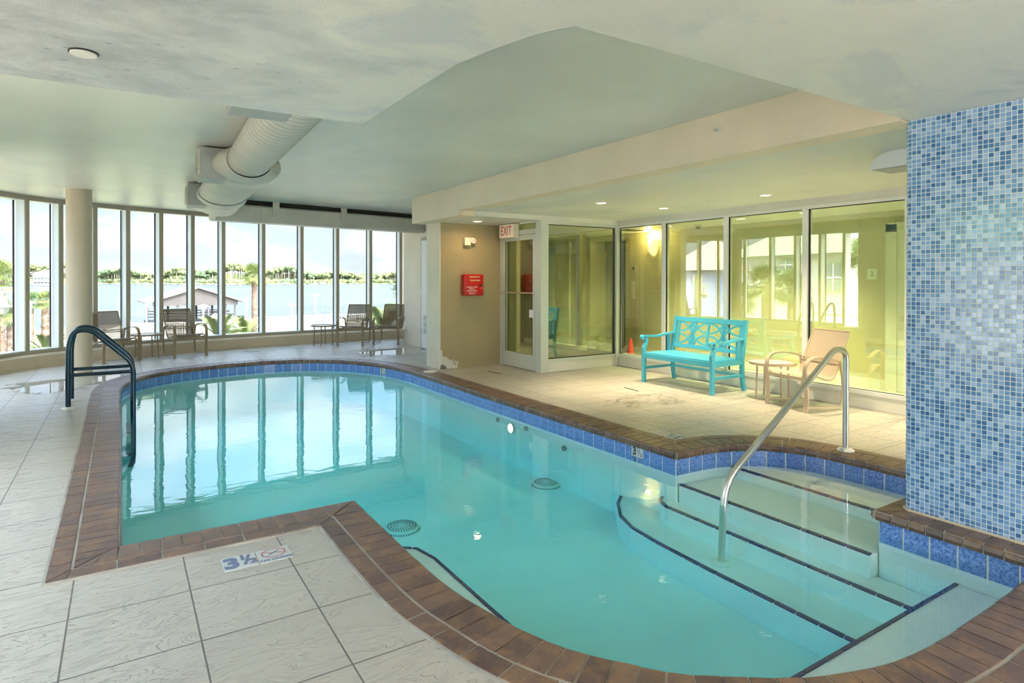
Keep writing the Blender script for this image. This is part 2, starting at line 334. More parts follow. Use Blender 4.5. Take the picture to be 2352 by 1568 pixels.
# ------------------------------------------------------------------ mesh helpers
class MB:
    def __init__(s): s.v = []; s.f = []; s.mi = []; s.cm = 0; s.rnd = []
    def add(s, vs_, fs):
        o = len(s.v); s.v += [tuple(p) for p in vs_]
        for f in fs: s.f.append([i+o for i in f]); s.mi.append(s.cm)
        return o
    def box(s, a, b):
        x0, y0, z0 = (min(a[i], b[i]) for i in range(3)); x1, y1, z1 = (max(a[i], b[i]) for i in range(3))
        s.add([(x0, y0, z0), (x1, y0, z0), (x1, y1, z0), (x0, y1, z0), (x0, y0, z1), (x1, y0, z1), (x1, y1, z1), (x0, y1, z1)],
              [(0, 3, 2, 1), (4, 5, 6, 7), (0, 1, 5, 4), (1, 2, 6, 5), (2, 3, 7, 6), (3, 0, 4, 7)])
    def obox(s, c, ax, ay, az):                                  # centre and three half-axes
        c, ax, ay, az = map(Vector, (c, ax, ay, az)); P = []
        for k in (-1, 1):
            for (i, j) in ((-1, -1), (1, -1), (1, 1), (-1, 1)): P.append(c+ax*i+ay*j+az*k)
        s.add(P, [(0, 3, 2, 1), (4, 5, 6, 7), (0, 1, 5, 4), (1, 2, 6, 5), (2, 3, 7, 6), (3, 0, 4, 7)])
    def prism(s, poly, z0, z1):
        n = len(poly); s.add([(p[0], p[1], z0) for p in poly]+[(p[0], p[1], z1) for p in poly],
              [list(range(n))[::-1], [i+n for i in range(n)]]+[(i, (i+1) % n, (i+1) % n+n, i+n) for i in range(n)])
    def ext(s, poly, off):                                       # polygon of 3D points swept by a vector
        n = len(poly); off = Vector(off); P = [Vector(p) for p in poly]
        s.add(P+[p+off for p in P], [list(range(n))[::-1], [i+n for i in range(n)]]+[(i, (i+1) % n, (i+1) % n+n, i+n) for i in range(n)])
    def cyl(s, c, r, h, n=24, r2=None, axis='Z', cap=True):
        r2 = r if r2 is None else r2; P = []
        for k, (rr, hh) in enumerate(((r, 0), (r2, h))):
            for i in range(n):
                a = 2*PI*i/n; q = (rr*math.cos(a), rr*math.sin(a), hh)
                if axis == 'X': q = (q[2], q[0], q[1])
                if axis == 'Y': q = (q[1], q[2], q[0])
                P.append((c[0]+q[0], c[1]+q[1], c[2]+q[2]))
        F = [(i, (i+1) % n, (i+1) % n+n, i+n) for i in range(n)]
        if cap: F += [list(range(n))[::-1], [i+n for i in range(n)]]
        s.add(P, F)
    def lathe(s, c, prof, n=24, cap=True):
        P = []; m_ = len(prof)
        for r, z in prof:
            for i in range(n): a = 2*PI*i/n; P.append((c[0]+r*math.cos(a), c[1]+r*math.sin(a), c[2]+z))
        F = [(k*n+i, k*n+(i+1) % n, (k+1)*n+(i+1) % n, (k+1)*n+i) for k in range(m_-1) for i in range(n)]
        if cap: F += [list(range(n))[::-1], [(m_-1)*n+i for i in range(n)]]
        s.add(P, F)
    def tube(s, pts, r, n=12, flat=None):
        pts = [Vector(p) for p in pts]; N = len(pts); up = None; P = []
        for i, p in enumerate(pts):
            t = (pts[min(i+1, N-1)]-pts[max(i-1, 0)]).normalized()
            if up is None:
                up = Vector((0, 0, 1)) if abs(t.z) < .9 else Vector((1, 0, 0))
            a = (up-t*up.dot(t)).normalized(); up = a; b_ = t.cross(a)
            rr = r[i] if isinstance(r, (list, tuple)) else r
            for k in range(n):
                an = 2*PI*k/n; P.append(p+a*math.cos(an)*rr+b_*math.sin(an)*rr)
        F = [(i*n+k, i*n+(k+1) % n, (i+1)*n+(k+1) % n, (i+1)*n+k) for i in range(N-1) for k in range(n)]
        F += [list(range(n))[::-1], [(N-1)*n+k for k in range(n)]]
        s.add(P, F)
    def strap(s, pts, wv, w_, t_):                               # flat bar along pts, width w_ along wv, thickness t_
        pts = [Vector(p) for p in pts]; wv = Vector(wv).normalized(); N = len(pts); P = []
        for i, p in enumerate(pts):
            t = (pts[min(i+1, N-1)]-pts[max(i-1, 0)]).normalized(); nn = t.cross(wv).normalized()
            for (a, b_) in ((-1, -1), (1, -1), (1, 1), (-1, 1)): P.append(p+wv*a*w_/2+nn*b_*t_/2)
        F = [(i*4+k, i*4+(k+1) % 4, (i+1)*4+(k+1) % 4, (i+1)*4+k) for i in range(N-1) for k in range(4)]
        F += [(3, 2, 1, 0), tuple((N-1)*4+k for k in range(4))]
        s.add(P, F)
    def sphere(s, c, r, n=16, m_=8, sz=1):
        prof = [(r*math.sin(PI*(k+.001)/m_ if 0 < k < m_ else .004), -r*sz*math.cos(PI*k/m_)) for k in range(m_+1)]
        s.lathe(c, prof, n)
    def build(s, name, mats, parent=None, smooth=None, bevel=None, loc=None, rotz=0, fixn=True):
        me = bpy.data.meshes.new(name); me.from_pydata(s.v, [], s.f)
        if not isinstance(mats, (list, tuple)): mats = [mats]
        for mm in mats: me.materials.append(M[mm] if isinstance(mm, str) else mm)
        me.polygons.foreach_set('material_index', s.mi)
        if fixn:
            b = bmesh.new(); b.from_mesh(me); bmesh.ops.recalc_face_normals(b, faces=b.faces); b.to_mesh(me); b.free()
        if s.rnd and len(s.rnd) == len(s.f):
            at = me.attributes.new('rnd', 'FLOAT', 'FACE'); at.data.foreach_set('value', s.rnd)
        if smooth is not None:
            me.polygons.foreach_set('use_smooth', [True]*len(me.polygons)); me.set_sharp_from_angle(angle=math.radians(smooth))
        me.update()
        o = bpy.data.objects.new(name, me); C.objects.link(o)
        if parent: o.parent = parent
        if loc: o.location = loc
        o.rotation_euler.z = rotz
        if bevel:
            bv = o.modifiers.new('bevel', 'BEVEL'); bv.width = bevel; bv.segments = 2; bv.limit_method = 'ANGLE'; bv.angle_limit = math.radians(40)
        return o
def tag(o, label=None, cat=None, group=None, kind=None):
    if label: o['label'] = label
    if cat: o['category'] = cat
    if group: o['group'] = group
    if kind: o['kind'] = kind
    return o
def thing(name, label, cat, loc=(0, 0, 0), rotz=0, group=None):
    o = bpy.data.objects.new(name, None); C.objects.link(o); o.location = loc; o.rotation_euler.z = rotz; o.empty_display_size = .1
    return tag(o, label, cat, group)
def struct(o): o['kind'] = 'structure'; return o
def copy_tree(o, parent=None):
    c = o.copy(); C.objects.link(c)
    if parent: c.parent = parent
    for ch in list(o.children): copy_tree(ch, c)
    return c
def B(name, a, b, mt, parent=None, bevel=None):
    q = MB(); q.box(a, b); return q.build(name, mt, parent, bevel=bevel)
def S(name, a, b, mt, bevel=None): return struct(B(name, a, b, mt, None, bevel))
def smoothpath(P, n=8, closed=False):
    P = [Vector(p) for p in P]; out = []
    for i in range(len(P)-1):
        a, b_, c, d = P[max(i-1, 0)], P[i], P[i+1], P[min(i+2, len(P)-1)]
        for k in range(n):
            t = k/n; out.append(.5*((2*b_)+(c-a)*t+(2*a-5*b_+4*c-d)*t*t+(3*b_-a-3*c+d)*t*t*t))
    return out+[P[-1]]
def fillet(P, rad, n=6):                                         # round the corners of a path
    P = [Vector(p) for p in P]; out = [P[0]]
    for i in range(1, len(P)-1):
        a, b_, c = P[i-1], P[i], P[i+1]; d1 = (a-b_); d2 = (c-b_); r = min(rad, d1.length*.49, d2.length*.49)
        p0 = b_+d1.normalized()*r; p2 = b_+d2.normalized()*r
        for k in range(n+1): t = k/n; out.append(p0*(1-t)**2+b_*2*t*(1-t)+p2*t*t)
    return out+[P[-1]]
def text(name, body, mt, parent, size, origin, xdir, ydir, lift=.0015, align='CENTER', bold=0, sx_=1):
    cu = bpy.data.curves.new(name, 'FONT'); cu.body = body; cu.size = size; cu.align_x = align; cu.align_y = 'CENTER'; cu.offset = bold; cu.resolution_u = 3
    t = bpy.data.objects.new('tmp', cu); C.objects.link(t); dg = bpy.context.evaluated_depsgraph_get()
    me = bpy.data.meshes.new_from_object(t.evaluated_get(dg)); bpy.data.objects.remove(t)
    X = Vector(xdir).normalized(); Y = Vector(ydir).normalized(); Z = X.cross(Y); o_ = Vector(origin)+Z*lift
    for v in me.vertices: p = v.co.copy(); v.co = o_+X*p.x*sx_+Y*p.y
    me.materials.clear(); me.materials.append(M[mt]); me.name = name
    o = bpy.data.objects.new(name, me); C.objects.link(o)
    if parent: o.parent = parent
    return o

# ------------------------------------------------------------------ pool
WZ = -.142
def V2(p): return Vector((p[0], p[1]))
S1 = [(-.035, 4.04), (-.035, 6.), (-.035, 8.), (-.045, 9.2), (-.03, 9.95), (.04, 10.4), (.20, 10.87), (.52, 11.26), (.95, 11.52), (1.40, 11.68), (1.89, 11.76), (2.37, 11.75), (2.86, 11.60), (3.27, 11.30), (3.60, 10.9),
      (3.84, 10.36), (3.97, 9.7), (4.0, 9.1), (4.0, 8.2), (4.0, 7.3), (4.01, 6.4), (4.02, 5.4), (4.03, 4.5), (4.04, 3.715)]
S2 = [(4.04, 3.715), (4.28, 3.705), (4.5, 3.685), (4.7, 3.62), (4.9, 3.50), (5.04, 3.34), (5.12, 3.15), (5.16, 2.9), (5.18, 2.55), (5.2, 2.08)]
S3 = [(5.2, 2.08), (4.14, 2.08)]
S4 = [(4.14, 2.08), (4.14, 1.19)]
S5 = [(4.14, 1.19), (3.83, 1.185), (3.59, 1.175), (3.3, 1.17), (3.07, 1.168), (2.85, 1.17), (2.66, 1.185), (2.5, 1.21), (2.33, 1.262), (2.13, 1.345), (1.93, 1.48), (1.77, 1.60), (1.635, 1.765), (1.50, 1.965), (1.415, 2.18), (1.36, 2.42), (1.325, 2.6), (1.305, 2.9), (1.30, 3.3), (1.30, 4.04)]
S6 = [(1.30, 4.04), (-.035, 4.04)]
def resample(P, step, sm=True):
    Q = smoothpath([Vector((p[0], p[1], 0)) for p in P], 10) if sm and len(P) > 2 else [Vector((p[0], p[1], 0)) for p in P]
    L = [0]
    for a, b_ in zip(Q[:-1], Q[1:]): L.append(L[-1]+(b_-a).length)
    return Q, L
class Path:
    def __init__(s, P): s.Q, s.L = resample(P, .02); s.len = s.L[-1]
    def at(s, t):
        Q, L = s.Q, s.L
        if t <= 0: d = (Q[1]-Q[0]).normalized(); return Q[0]+d*t, d
        if t >= s.len: d = (Q[-1]-Q[-2]).normalized(); return Q[-1]+d*(t-s.len), d
        lo, hi = 0, len(L)-1
        while hi-lo > 1:
            mi_ = (lo+hi)//2
            if L[mi_] <= t: lo = mi_
            else: hi = mi_
        f = (t-L[lo])/(L[hi]-L[lo]); p = Q[lo].lerp(Q[hi], f)
        d0 = (Q[lo]-Q[lo-1]).normalized() if lo > 0 else (Q[1]-Q[0]).normalized(); d1 = (Q[hi]-Q[lo]).normalized()
        d2 = (Q[hi+1]-Q[hi]).normalized() if hi+1 < len(Q) else d1
        d = (d0.lerp(d1, .5).lerp(d1.lerp(d2, .5), f)).normalized()
        return p, d
    def off(s, t, d): p, q_ = s.at(t); return Vector((p.x-q_.y*d, p.y+q_.x*d, 0))
SEC = [Path(p) for p in (S1, S2, S3, S4, S5, S6)]
turn = []
for i in range(6):                                               # signed turn at the start of each section
    d0 = SEC[i-1].at(SEC[i-1].len)[1]; d1 = SEC[i].at(0)[1]; turn.append(math.atan2(d0.x*d1.y-d0.y*d1.x, d0.dot(d1)))
def lims(i, d):                                                  # start / end along the section at offset d (mitred)
    return d*math.tan(turn[i]/2), SEC[i].len-d*math.tan(turn[(i+1) % 6]/2)
def offset_loop(d, step=.06):
    out = []
    for i, s in enumerate(SEC):
        a, b_ = lims(i, d); n = max(2, int((b_-a)/step))
        for k in range(n): out.append(s.off(a+(b_-a)*k/n, d))
    return out
# coping: bullnose header course with a stretcher course behind it, one mesh of bricks on a grout bed
cb = MB()
prof1 = [(.0, -.058), (-.026, -.052), (-.036, -.028), (-.030, -.002), (-.012, .012), (.06, .014), (.174, .014), (.176, .0)]
prof2 = [(.188, .0), (.190, .013), (.284, .013), (.286, .0)]
def course(i, prof, L_, gap, phase=0.):
    s = SEC[i]; a0, b0 = lims(i, prof[-1][0]); a1, b1 = lims(i, prof[0][0]); A_ = min(a0, a1, 0)-.01; B_ = max(b0, b1, s.len)+.01
    n = max(1, round((B_-A_)/L_)); Lr = (B_-A_)/n; k = -phase
    while k < n+1:
        t0 = A_+k*Lr+gap/2; t1 = A_+(k+1)*Lr-gap/2; k += 1
        sub = 1 if L_ < .15 else 3; ring = []
        ok = False; jit = random.uniform(-.0012, .0012)
        for j in range(sub+1):
            row = []
            for (d, z) in prof:
                a, b_ = lims(i, d); a += gap/2; b_ -= gap/2
                u0, u1 = max(t0, a), min(t1, b_)
                if u1 <= u0: u0 = u1 = min(max((t0+t1)/2, a), b_)
                else: ok = True
                p = s.off(u0+(u1-u0)*j/sub, d); row.append((p.x, p.y, z+jit))
            ring.append(row)
        if not ok: continue
        m_ = len(prof); P = [p for r_ in ring for p in r_]; nf = len(cb.f)
        F = [(j*m_+q_, j*m_+q_+1, (j+1)*m_+q_+1, (j+1)*m_+q_) for j in range(sub) for q_ in range(m_-1)]
        F += [list(range(m_)), [sub*m_+q_ for q_ in range(m_)][::-1]]
        cb.add(P, F); r = random.random(); cb.rnd += [r]*(len(cb.f)-nf)
for i in range(6):
    course(i, prof1, .100, .009)
    course(i, prof2, .165 if i == 4 else .205, .010, .5 if i % 2 else 0)
cop = cb.build('pool_coping_trim', 'brick', smooth=35); struct(cop); cop.name = 'trim_1'
gm = MB()
def ringstrip(mb, d0, z0, d1, z1, step=.06):
    A_, B_ = [], []
    for i, s in enumerate(SEC):
        n = max(2, int(s.len/step)); a, b_ = lims(i, d0); a2, b2 = lims(i, d1)
        for k in range(n):
            A_.append((*s.off(a+(b_-a)*k/n, d0).xy, z0)); B_.append((*s.off(a2+(b2-a2)*k/n, d1).xy, z1))
    n = len(A_); mb.add(A_+B_, [(i, (i+1) % n, (i+1) % n+n, i+n) for i in range(n)])
ringstrip(gm, -.026, -.050, -.026, .002); ringstrip(gm, -.026, .002, -.010, .0085); ringstrip(gm, -.010, .0085, .298, .0095); ringstrip(gm, .298, .0095, .298, -.05); ringstrip(gm, -.026, -.050, .02, -.055)
g_ = gm.build('trim_2', 'brick_grout'); struct(g_)
# waterline tile band
wb = MB(); wb.cm = 1; ringstrip(wb, 0, -.05, 0, -.20); wb.cm = 0
for i, s in enumerate(SEC):
    n = max(1, round(s.len/.155)); Lr = s.len/n
    for k in range(n):
        t0, t1 = k*Lr+.006, (k+1)*Lr-.006; P = []
        for t in (t0, (t0+t1)/2, t1):
            for (d, z) in ((0.002, -.052), (-.004, -.055), (-.004, -.112), (-.001, -.114), (-.004, -.116), (-.004, -.196), (.002, -.199)): P.append((*s.off(t, d).xy, z))
        m_ = 7; wb.add(P, [(j*m_+q_, j*m_+q_+1, (j+1)*m_+q_+1, (j+1)*m_+q_) for j in range(2) for q_ in range(m_-1)]+[list(range(7)), list(range(14, 21))])
struct(wb.build('trim_3', ['blue_tile', 'tile_grout'], smooth=30))
# shell
FZ = -.76
loop = offset_loop(0)
sh = MB(); ringstrip(sh, .001, -.19, .001, FZ-.02); 
o_ = len(sh.v); sh.add([(p.x, p.y, FZ) for p in offset_loop(.01)], [list(range(len(loop)))])
struct(sh.build('wall_pool', 'plaster'))
wl_ = offset_loop(.0015); wm = MB(); wm.prism([(p.x, p.y) for p in wl_], FZ-.05, WZ); pw = wm.build('pool_water', 'water'); tag(pw, 'clear turquoise water filling the curved indoor pool', 'water', kind='stuff')
# steps in the alcove: solid treads, each with a navy nosing line
def step_solid(name, poly, z):
    q_ = MB(); q_.prism(poly, FZ-.005, z); return struct(q_.build(name, 'plaster', bevel=.012))
T1 = [(4.655, 3.75), (5.3, 3.75), (5.3, 1.9), (4.655, 1.9)]
inner = lambda poly: poly
def clip_poly(poly, loop_):                                      # keep treads inside the pool outline (convex enough)
    return poly
zt = [-.19, -.27, -.42, -.57]
tp1 = [(4.64, 3.62), (4.9, 3.49), (5.04, 3.33), (5.12, 3.14), (5.155, 2.9), (5.175, 2.55), (5.19, 2.09), (4.64, 2.09)]
tp2 = [(4.055, 3.70), (4.5, 3.68), (4.68, 3.615), (4.68, 2.085), (4.055, 2.085)]
tp3 = [(4.035, 3.86), (3.93, 3.80), (3.87, 3.68), (3.87, 1.64), (4.13, 1.64), (4.13, 2.09), (4.10, 3.70), (4.035, 3.70)]
tp4 = [(4.02, 4.38), (3.85, 4.26), (3.68, 4.04), (3.58, 3.80), (3.54, 3.45), (3.52, 2.9), (3.52, 1.64), (3.9, 1.64), (3.9, 3.7), (4.03, 3.9)]
led = [(4.13, 1.20), (4.13, 1.645), (1.9, 1.645), (1.9, 1.52), (2.13, 1.36), (2.5, 1.225), (2.85, 1.185), (3.3, 1.185), (3.83, 1.20)]
lb = [(1.315, 3.98), (1.60, 4.02), (1.72, 3.92), (1.76, 3.7), (1.76, 1.85), (1.66, 1.78), (1.52, 1.98), (1.43, 2.19), (1.375, 2.43), (1.32, 2.9), (1.315, 3.3)]
for k, (poly, z) in enumerate(((tp1, zt[0]), (tp2, zt[1]), (tp3, zt[2]), (tp4, zt[3]), (led, -.28), (lb, -.35))):
    step_solid('trim_%d' % (k+4), poly, z)
nv = MB()
def nosing(P, z, wd=.028):
    P = [Vector((p[0], p[1], 0)) for p in P]; Q = P; L = [0]
    for a, b_ in zip(Q[:-1], Q[1:]): L.append(L[-1]+(b_-a).length)
    tot = L[-1]; n = max(1, round(tot/.155))
    def at(t):
        for i in range(len(L)-1):
            if t <= L[i+1]+1e-6: return Q[i].lerp(Q[i+1], (t-L[i])/(L[i+1]-L[i]))
        return Q[-1]
    for k in range(n):
        t0, t1 = tot*k/n+.004, tot*(k+1)/n-.004; pts = [t0]+[l for l in L if t0 < l < t1]+[t1]
        nv.strap([at(t)+Vector((0, 0, z+.001)) for t in pts], (0, 0, 1), .012, wd) if False else nv.strap([at(t)+Vector((0, 0, z)) for t in pts], Vector((0, 0, 1)), .014, wd)
nosing([(4.655, 3.62), (4.655, 2.09)], zt[0]); nosing([(4.07, 3.69), (4.07, 2.09)], zt[1])
nosing([(4.03, 3.86), (3.935, 3.80), (3.885, 3.68), (3.885, 1.66)], zt[2]); nosing([(4.02, 4.38), (3.86, 4.25), (3.69, 4.03), (3.595, 3.79), (3.555, 3.45), (3.535, 2.9), (3.535, 1.66)], zt[3])
nosing([(4.12, 1.63), (2.0, 1.63)], -.28, .02); nosing([(1.4, 4.0), (1.59, 4.0), (1.705, 3.90), (1.745, 3.7), (1.745, 1.9)], -.35, .02)
struct(nv.build('trim_10', 'navy'))

# deck: one tiled floor with the pool cut out
arc = [(6.4, 14.62), (4.87, 14.6), (3.42, 14.5), (2.24, 14.33), (1.2, 14.05), (.14, 13.66), (-.45, 13.4), (-.85, 13.15), (-1.17, 12.9), (-1.6, 12.42), (-1.85, 11.8), (-1.95, 11), (-1.9, 10), (-1.75, 9.2), (-1.7, 8.4)]
def off_open(P, d):
    P = [Vector((p[0], p[1], 0)) for p in P]; out = []
    for i, p in enumerate(P):
        t = (P[min(i+1, len(P)-1)]-P[max(i-1, 0)]).normalized(); out.append(Vector((p.x+t.y*d, p.y-t.x*d, 0)))
    return out
rim = off_open(arc, .34)
room = [(p.x, p.y) for p in rim]+[(-2.04, -4.2), (10.4, -4.2), (10.4, 15.2), (6.4, 15.2)]
def holed(name, outer, hole, z, mt):
    b = bmesh.new()
    for lp in (outer, hole):
        vv = [b.verts.new((p[0], p[1], z)) for p in lp]
        for i in range(len(vv)): b.edges.new((vv[i], vv[(i+1) % len(vv)]))
    bmesh.ops.triangle_fill(b, edges=b.edges[:], use_beauty=True)
    for f in b.faces:
        if f.normal.z < 0: f.normal_flip()
    me = bpy.data.meshes.new(name); b.to_mesh(me); b.free(); me.materials.append(M[mt]); o = bpy.data.objects.new(name, me); C.objects.link(o); return o
struct(holed('floor', room, [(p.x, p.y) for p in offset_loop(.29)], 0, 'deck'))
sk = MB(); rm = [Vector((*p, 0)) for p in room]
for i in range(len(rm)):
    a, b_ = rm[i], rm[(i+1) % len(rm)]; sk.add([(a.x, a.y, .0), (b_.x, b_.y, .0), (b_.x, b_.y, -4.3), (a.x, a.y, -4.3)], [(0, 1, 2, 3)])
struct(sk.build('wall_below', 'cream'))

# ------------------------------------------------------------------ ceilings
cp = [(p.x, p.y) for p in off_open(arc, .55)]+[(-2.25, -4.4), (10.6, -4.4), (10.6, 15.4), (6.4, 15.4)]
c_ = MB(); c_.prism(cp, 2.88, 3.25); struct(c_.build('ceiling', 'ceiling'))
c_ = MB(); c_.prism([(-2.0, 3.97), (1.35, 3.97), (1.352, 2.62), (1.41, 2.33), (1.47, 2.12), (1.55, 1.97), (2.3, 1.97), (4.2, 1.98), (10.3, 1.98), (10.3, -4.1), (-2.0, -4.1)], 2.52, 2.879)
struct(c_.build('ceiling_soffit', 'slab', bevel=.01))
CANS = [((4.915, 8.786, 2.44), 1.8, (1, .66, .38), 'lit warm recessed ceiling light in front of the emergency telephone'),
        ((5.399, 6.282, 2.513), 26, (1, .82, .56), 'recessed ceiling light nearest the cream beam in the alcove'),
        ((6.541, 6.26, 2.513), 26, (1, .82, .56), 'recessed ceiling light above the left end of the bench'),
        ((6.554, 4.622, 2.513), 26, (1, .82, .56), 'recessed ceiling light above the beige patio chair'),
        ((6.554, 2.95, 2.513), 26, (1, .82, .56), 'recessed ceiling light behind the mosaic wall')]  # the last lamp is out of view, added to warm the alcove
LCANS = [((8.05, 6.1, 2.43), 50, (1, .87, .60), 'recessed ceiling light in the lobby left of the other one'), ((8.05, 5.05, 2.43), 50, (1, .87, .60), 'recessed ceiling light in the lobby nearest the numbered plaque'),
         ((8.05, 3.4, 2.43), 50, (1, .87, .60), 'recessed ceiling light in front of the lobby door'), ((8.05, 7.6, 2.43), 50, (1, .87, .60), 'recessed ceiling light in the lobby beside the dome camera'), ((7.2, 10.6, 2.43), 7, (1, .86, .58), 'recessed ceiling light in the corridor behind the exit door')]  # door, dome camera and corridor lamps are added to brighten the lobby
def ceiling_with_cans(name, x0, y0, x1, y1, z, cans, mt):
    b = bmesh.new(); loops = [[(x0, y0), (x1, y0), (x1, y1), (x0, y1)]]
    for (p, *_) in cans:
        if x0 < p[0] < x1 and y0 < p[1] < y1: loops.append([(p[0]+.064*math.cos(2*PI*k/24), p[1]+.064*math.sin(2*PI*k/24)) for k in range(24)])
    for lp in loops:
        vv = [b.verts.new((q[0], q[1], z)) for q in lp]
        for i in range(len(vv)): b.edges.new((vv[i], vv[(i+1) % len(vv)]))
    bmesh.ops.triangle_fill(b, edges=b.edges[:], use_beauty=True)
    me = bpy.data.meshes.new(name); b.to_mesh(me); b.free(); me.materials.append(M[mt]); o = bpy.data.objects.new(name, me); C.objects.link(o); return struct(o)
ceiling_with_cans('ceiling_alcove', 4.42, 1.985, 8.0, 8.04, 2.513, CANS, 'ceiling')
S('trim_11', (4.19, 1.985, 2.511), (4.42, 8.04, 2.879), 'beam'); S('trim_12', (4.19, 8.04, 2.44), (4.46, 9.78, 2.879), 'beam')
ceiling_with_cans('ceiling_entry', 4.46, 8.04, 5.66, 9.78, 2.44, CANS, 'ceiling'); S('trim_13', (4.46, 8.02, 2.44), (7.34, 8.05, 2.512), 'ceiling')

# ------------------------------------------------------------------ curved window wall
NOSE = off_open(arc, .12)
def hitaz(px):
    d = ray(px, HY); d = Vector((d.x, d.y, 0)); 
    for a, b_ in zip(NOSE[:-1], NOSE[1:]):
        r = b_-a; den = d.x*(-r.y)+d.y*r.x
        if abs(den) < 1e-9: continue
        t = (a.x*(-r.y)+a.y*r.x)/den; s = (d.x*a.y-d.y*a.x)/den
        if 0 <= s <= 1 and t > 0: return a+r*s
noses = [hitaz(px) for px in (921, 852, 776, 694, 606, 514, 443.5, 371, 295, 219.5, 141, 63.5)]
# walk on round the curve toward the south-west
L = [0]
for a, b_ in zip(NOSE[:-1], NOSE[1:]): L.append(L[-1]+(b_-a).length)
def npos(t):
    for i in range(len(L)-1):
        if t <= L[i+1]: return NOSE[i].lerp(NOSE[i+1], (t-L[i])/(L[i+1]-L[i]))
    return NOSE[-1]
t = min(range(0, 2000), key=lambda k: (npos(k*.01)-noses[-1]).length)*.01
while t+.78 < L[-1]-.1: t += .78; noses.append(npos(t))
def outw(i):
    a = noses[max(i-1, 0)]; b_ = noses[min(i+1, len(noses)-1)]; d = (b_-a).normalized(); return Vector((d.y, -d.x, 0))
ZB, ZT = .30, 2.80; FD = .21
cu = MB()
for (zlo, zhi, dd0, dd1) in ((0, .22, 0, .40),): 
    A_ = off_open(arc, 0); B_ = off_open(arc, .40); n = len(A_)
    for i in range(n-1):
        cu.add([(*A_[i].xy, 0), (*A_[i+1].xy, 0), (*A_[i+1].xy, .205), (*A_[i].xy, .205)], [(0, 1, 2, 3)])
        A2 = off_open(arc, .025); A3 = off_open(arc, .12)
        cu.add([(*A_[i].xy, .205), (*A_[i+1].xy, .205), (*A2[i+1].xy, .225), (*A2[i].xy, .225)], [(0, 1, 2, 3)])
        cu.add([(*A2[i].xy, .225), (*A2[i+1].xy, .225), (*A3[i+1].xy, .24), (*A3[i].xy, .24)], [(0, 1, 2, 3)])
        cu.add([(*A3[i].xy, .24), (*A3[i+1].xy, .24), (*B_[i+1].xy, .24), (*B_[i].xy, .24)], [(0, 1, 2, 3)])
struct(cu.build('wall_window_curb', 'curb', smooth=50))
nW = len(noses)
for i in range(nW):
    p = noses[i]; o = outw(i); t_ = Vector((-o.y, o.x, 0))
    wroot = bpy.data.objects.new('window_%d' % (i+1), None); C.objects.link(wroot); wroot['kind'] = 'structure'
    q_ = MB(); q_.obox((*(p+o*.012).xy, (.24+2.88)/2), t_*.036, o*.012, Vector((0, 0, (2.88-.24)/2))); q_.build('mullion_face', 'frame', wroot)
    q_ = MB(); q_.obox((*(p+o*(FD/2+.02)).xy, (.24+2.88)/2), t_*.030, o*(FD/2), Vector((0, 0, (2.88-.24)/2))); q_.build('mullion_fin', 'white_frame', wroot)
    if i+1 < nW:
        r = noses[i+1]; o2 = outw(i+1); oo = ((o+o2)*.5).normalized(); a = p+oo*FD; b_ = r+oo*FD
        tt = (b_-a); ln = tt.length; tn = tt.normalized(); mid = (a+b_)*.5
        pm = (p+r)*.5
        q_ = MB(); q_.obox((*(pm+oo*.03).xy, .265), tn*ln/2, oo*.03, Vector((0, 0, .028))); q_.obox((*(pm+oo*.03).xy, 2.84), tn*ln/2, oo*.03, Vector((0, 0, .04))); q_.build('inner_rail', 'frame', wroot)
        q_ = MB(); q_.obox((*(mid-oo*.07).xy, .28), tn*ln/2, oo*.10, Vector((0, 0, .022))); q_.obox((*(mid-oo*.07).xy, 2.83), tn*ln/2, oo*.10, Vector((0, 0, .03))); q_.build('outer_rail', 'white_frame', wroot)
        q_ = MB()
        q_.obox((*(a+tn*.036).xy, 1.55), tn*.007, oo*.012, Vector((0, 0, 1.25))); q_.obox((*(b_-tn*.036).xy, 1.55), tn*.007, oo*.012, Vector((0, 0, 1.25))); q_.build('gasket', 'black', wroot)
        q_ = MB(); q_.obox((*mid.xy, 1.55), tn*(ln/2-.03), oo*.003, Vector((0, 0, 1.255))); q_.build('glass_pane', 'tinted_glass', wroot)
# west wall south of the curve, with unseen window openings added to light the room
def wall_with_added_windows(name, p0, p1, openings, thick, mt, z1=2.88, n0=1):
    p0, p1 = Vector((*p0, 0)), Vector((*p1, 0)); d = (p1-p0).normalized(); nrm = Vector((d.y, -d.x, 0)); q_ = MB(); Lw = (p1-p0).length
    def seg(a, b_, z0, zz): 
        c = p0+d*(a+b_)/2+nrm*thick/2; q_.obox((c.x, c.y, (z0+zz)/2), d*(b_-a)/2, nrm*thick/2, (0, 0, (zz-z0)/2))
    cur = 0
    for (a, b_) in openings:
        seg(cur, a, 0, z1); seg(a, b_, 0, .3); seg(a, b_, 2.62, z1); cur = b_
        W_ = bpy.data.objects.new('window_%d' % n0, None); C.objects.link(W_); W_['kind'] = 'structure'; n0 += 1
        g = MB(); c = p0+d*(a+b_)/2+nrm*.15; g.obox((c.x, c.y, 1.46), d*(b_-a)/2, nrm*.003, (0, 0, 1.16)); g.build('glass_pane', 'glass', W_)
        f = MB(); 
        for u in (a+.03, (a+b_)/2, b_-.03): c = p0+d*u+nrm*.15; f.obox((c.x, c.y, 1.46), d*.03, nrm*.03, (0, 0, 1.16))
        f.build('window_frame', 'white_frame', W_)
    seg(cur, Lw, 0, z1); struct(q_.build(name, mt))
wall_with_added_windows('wall_west', (-1.7, 8.75), (-1.7, -4.2), [(3.25, 5.3), (5.5, 7.55)], .3, 'cream', n0=30)
wall_with_added_windows('wall_south', (-2.0, -3.9), (10.4, -3.9), [(2.9, 4.45), (4.55, 6.1), (7.2, 9.2)], .3, 'cream', n0=40)  # south windows lie out of view, added to let in more daylight
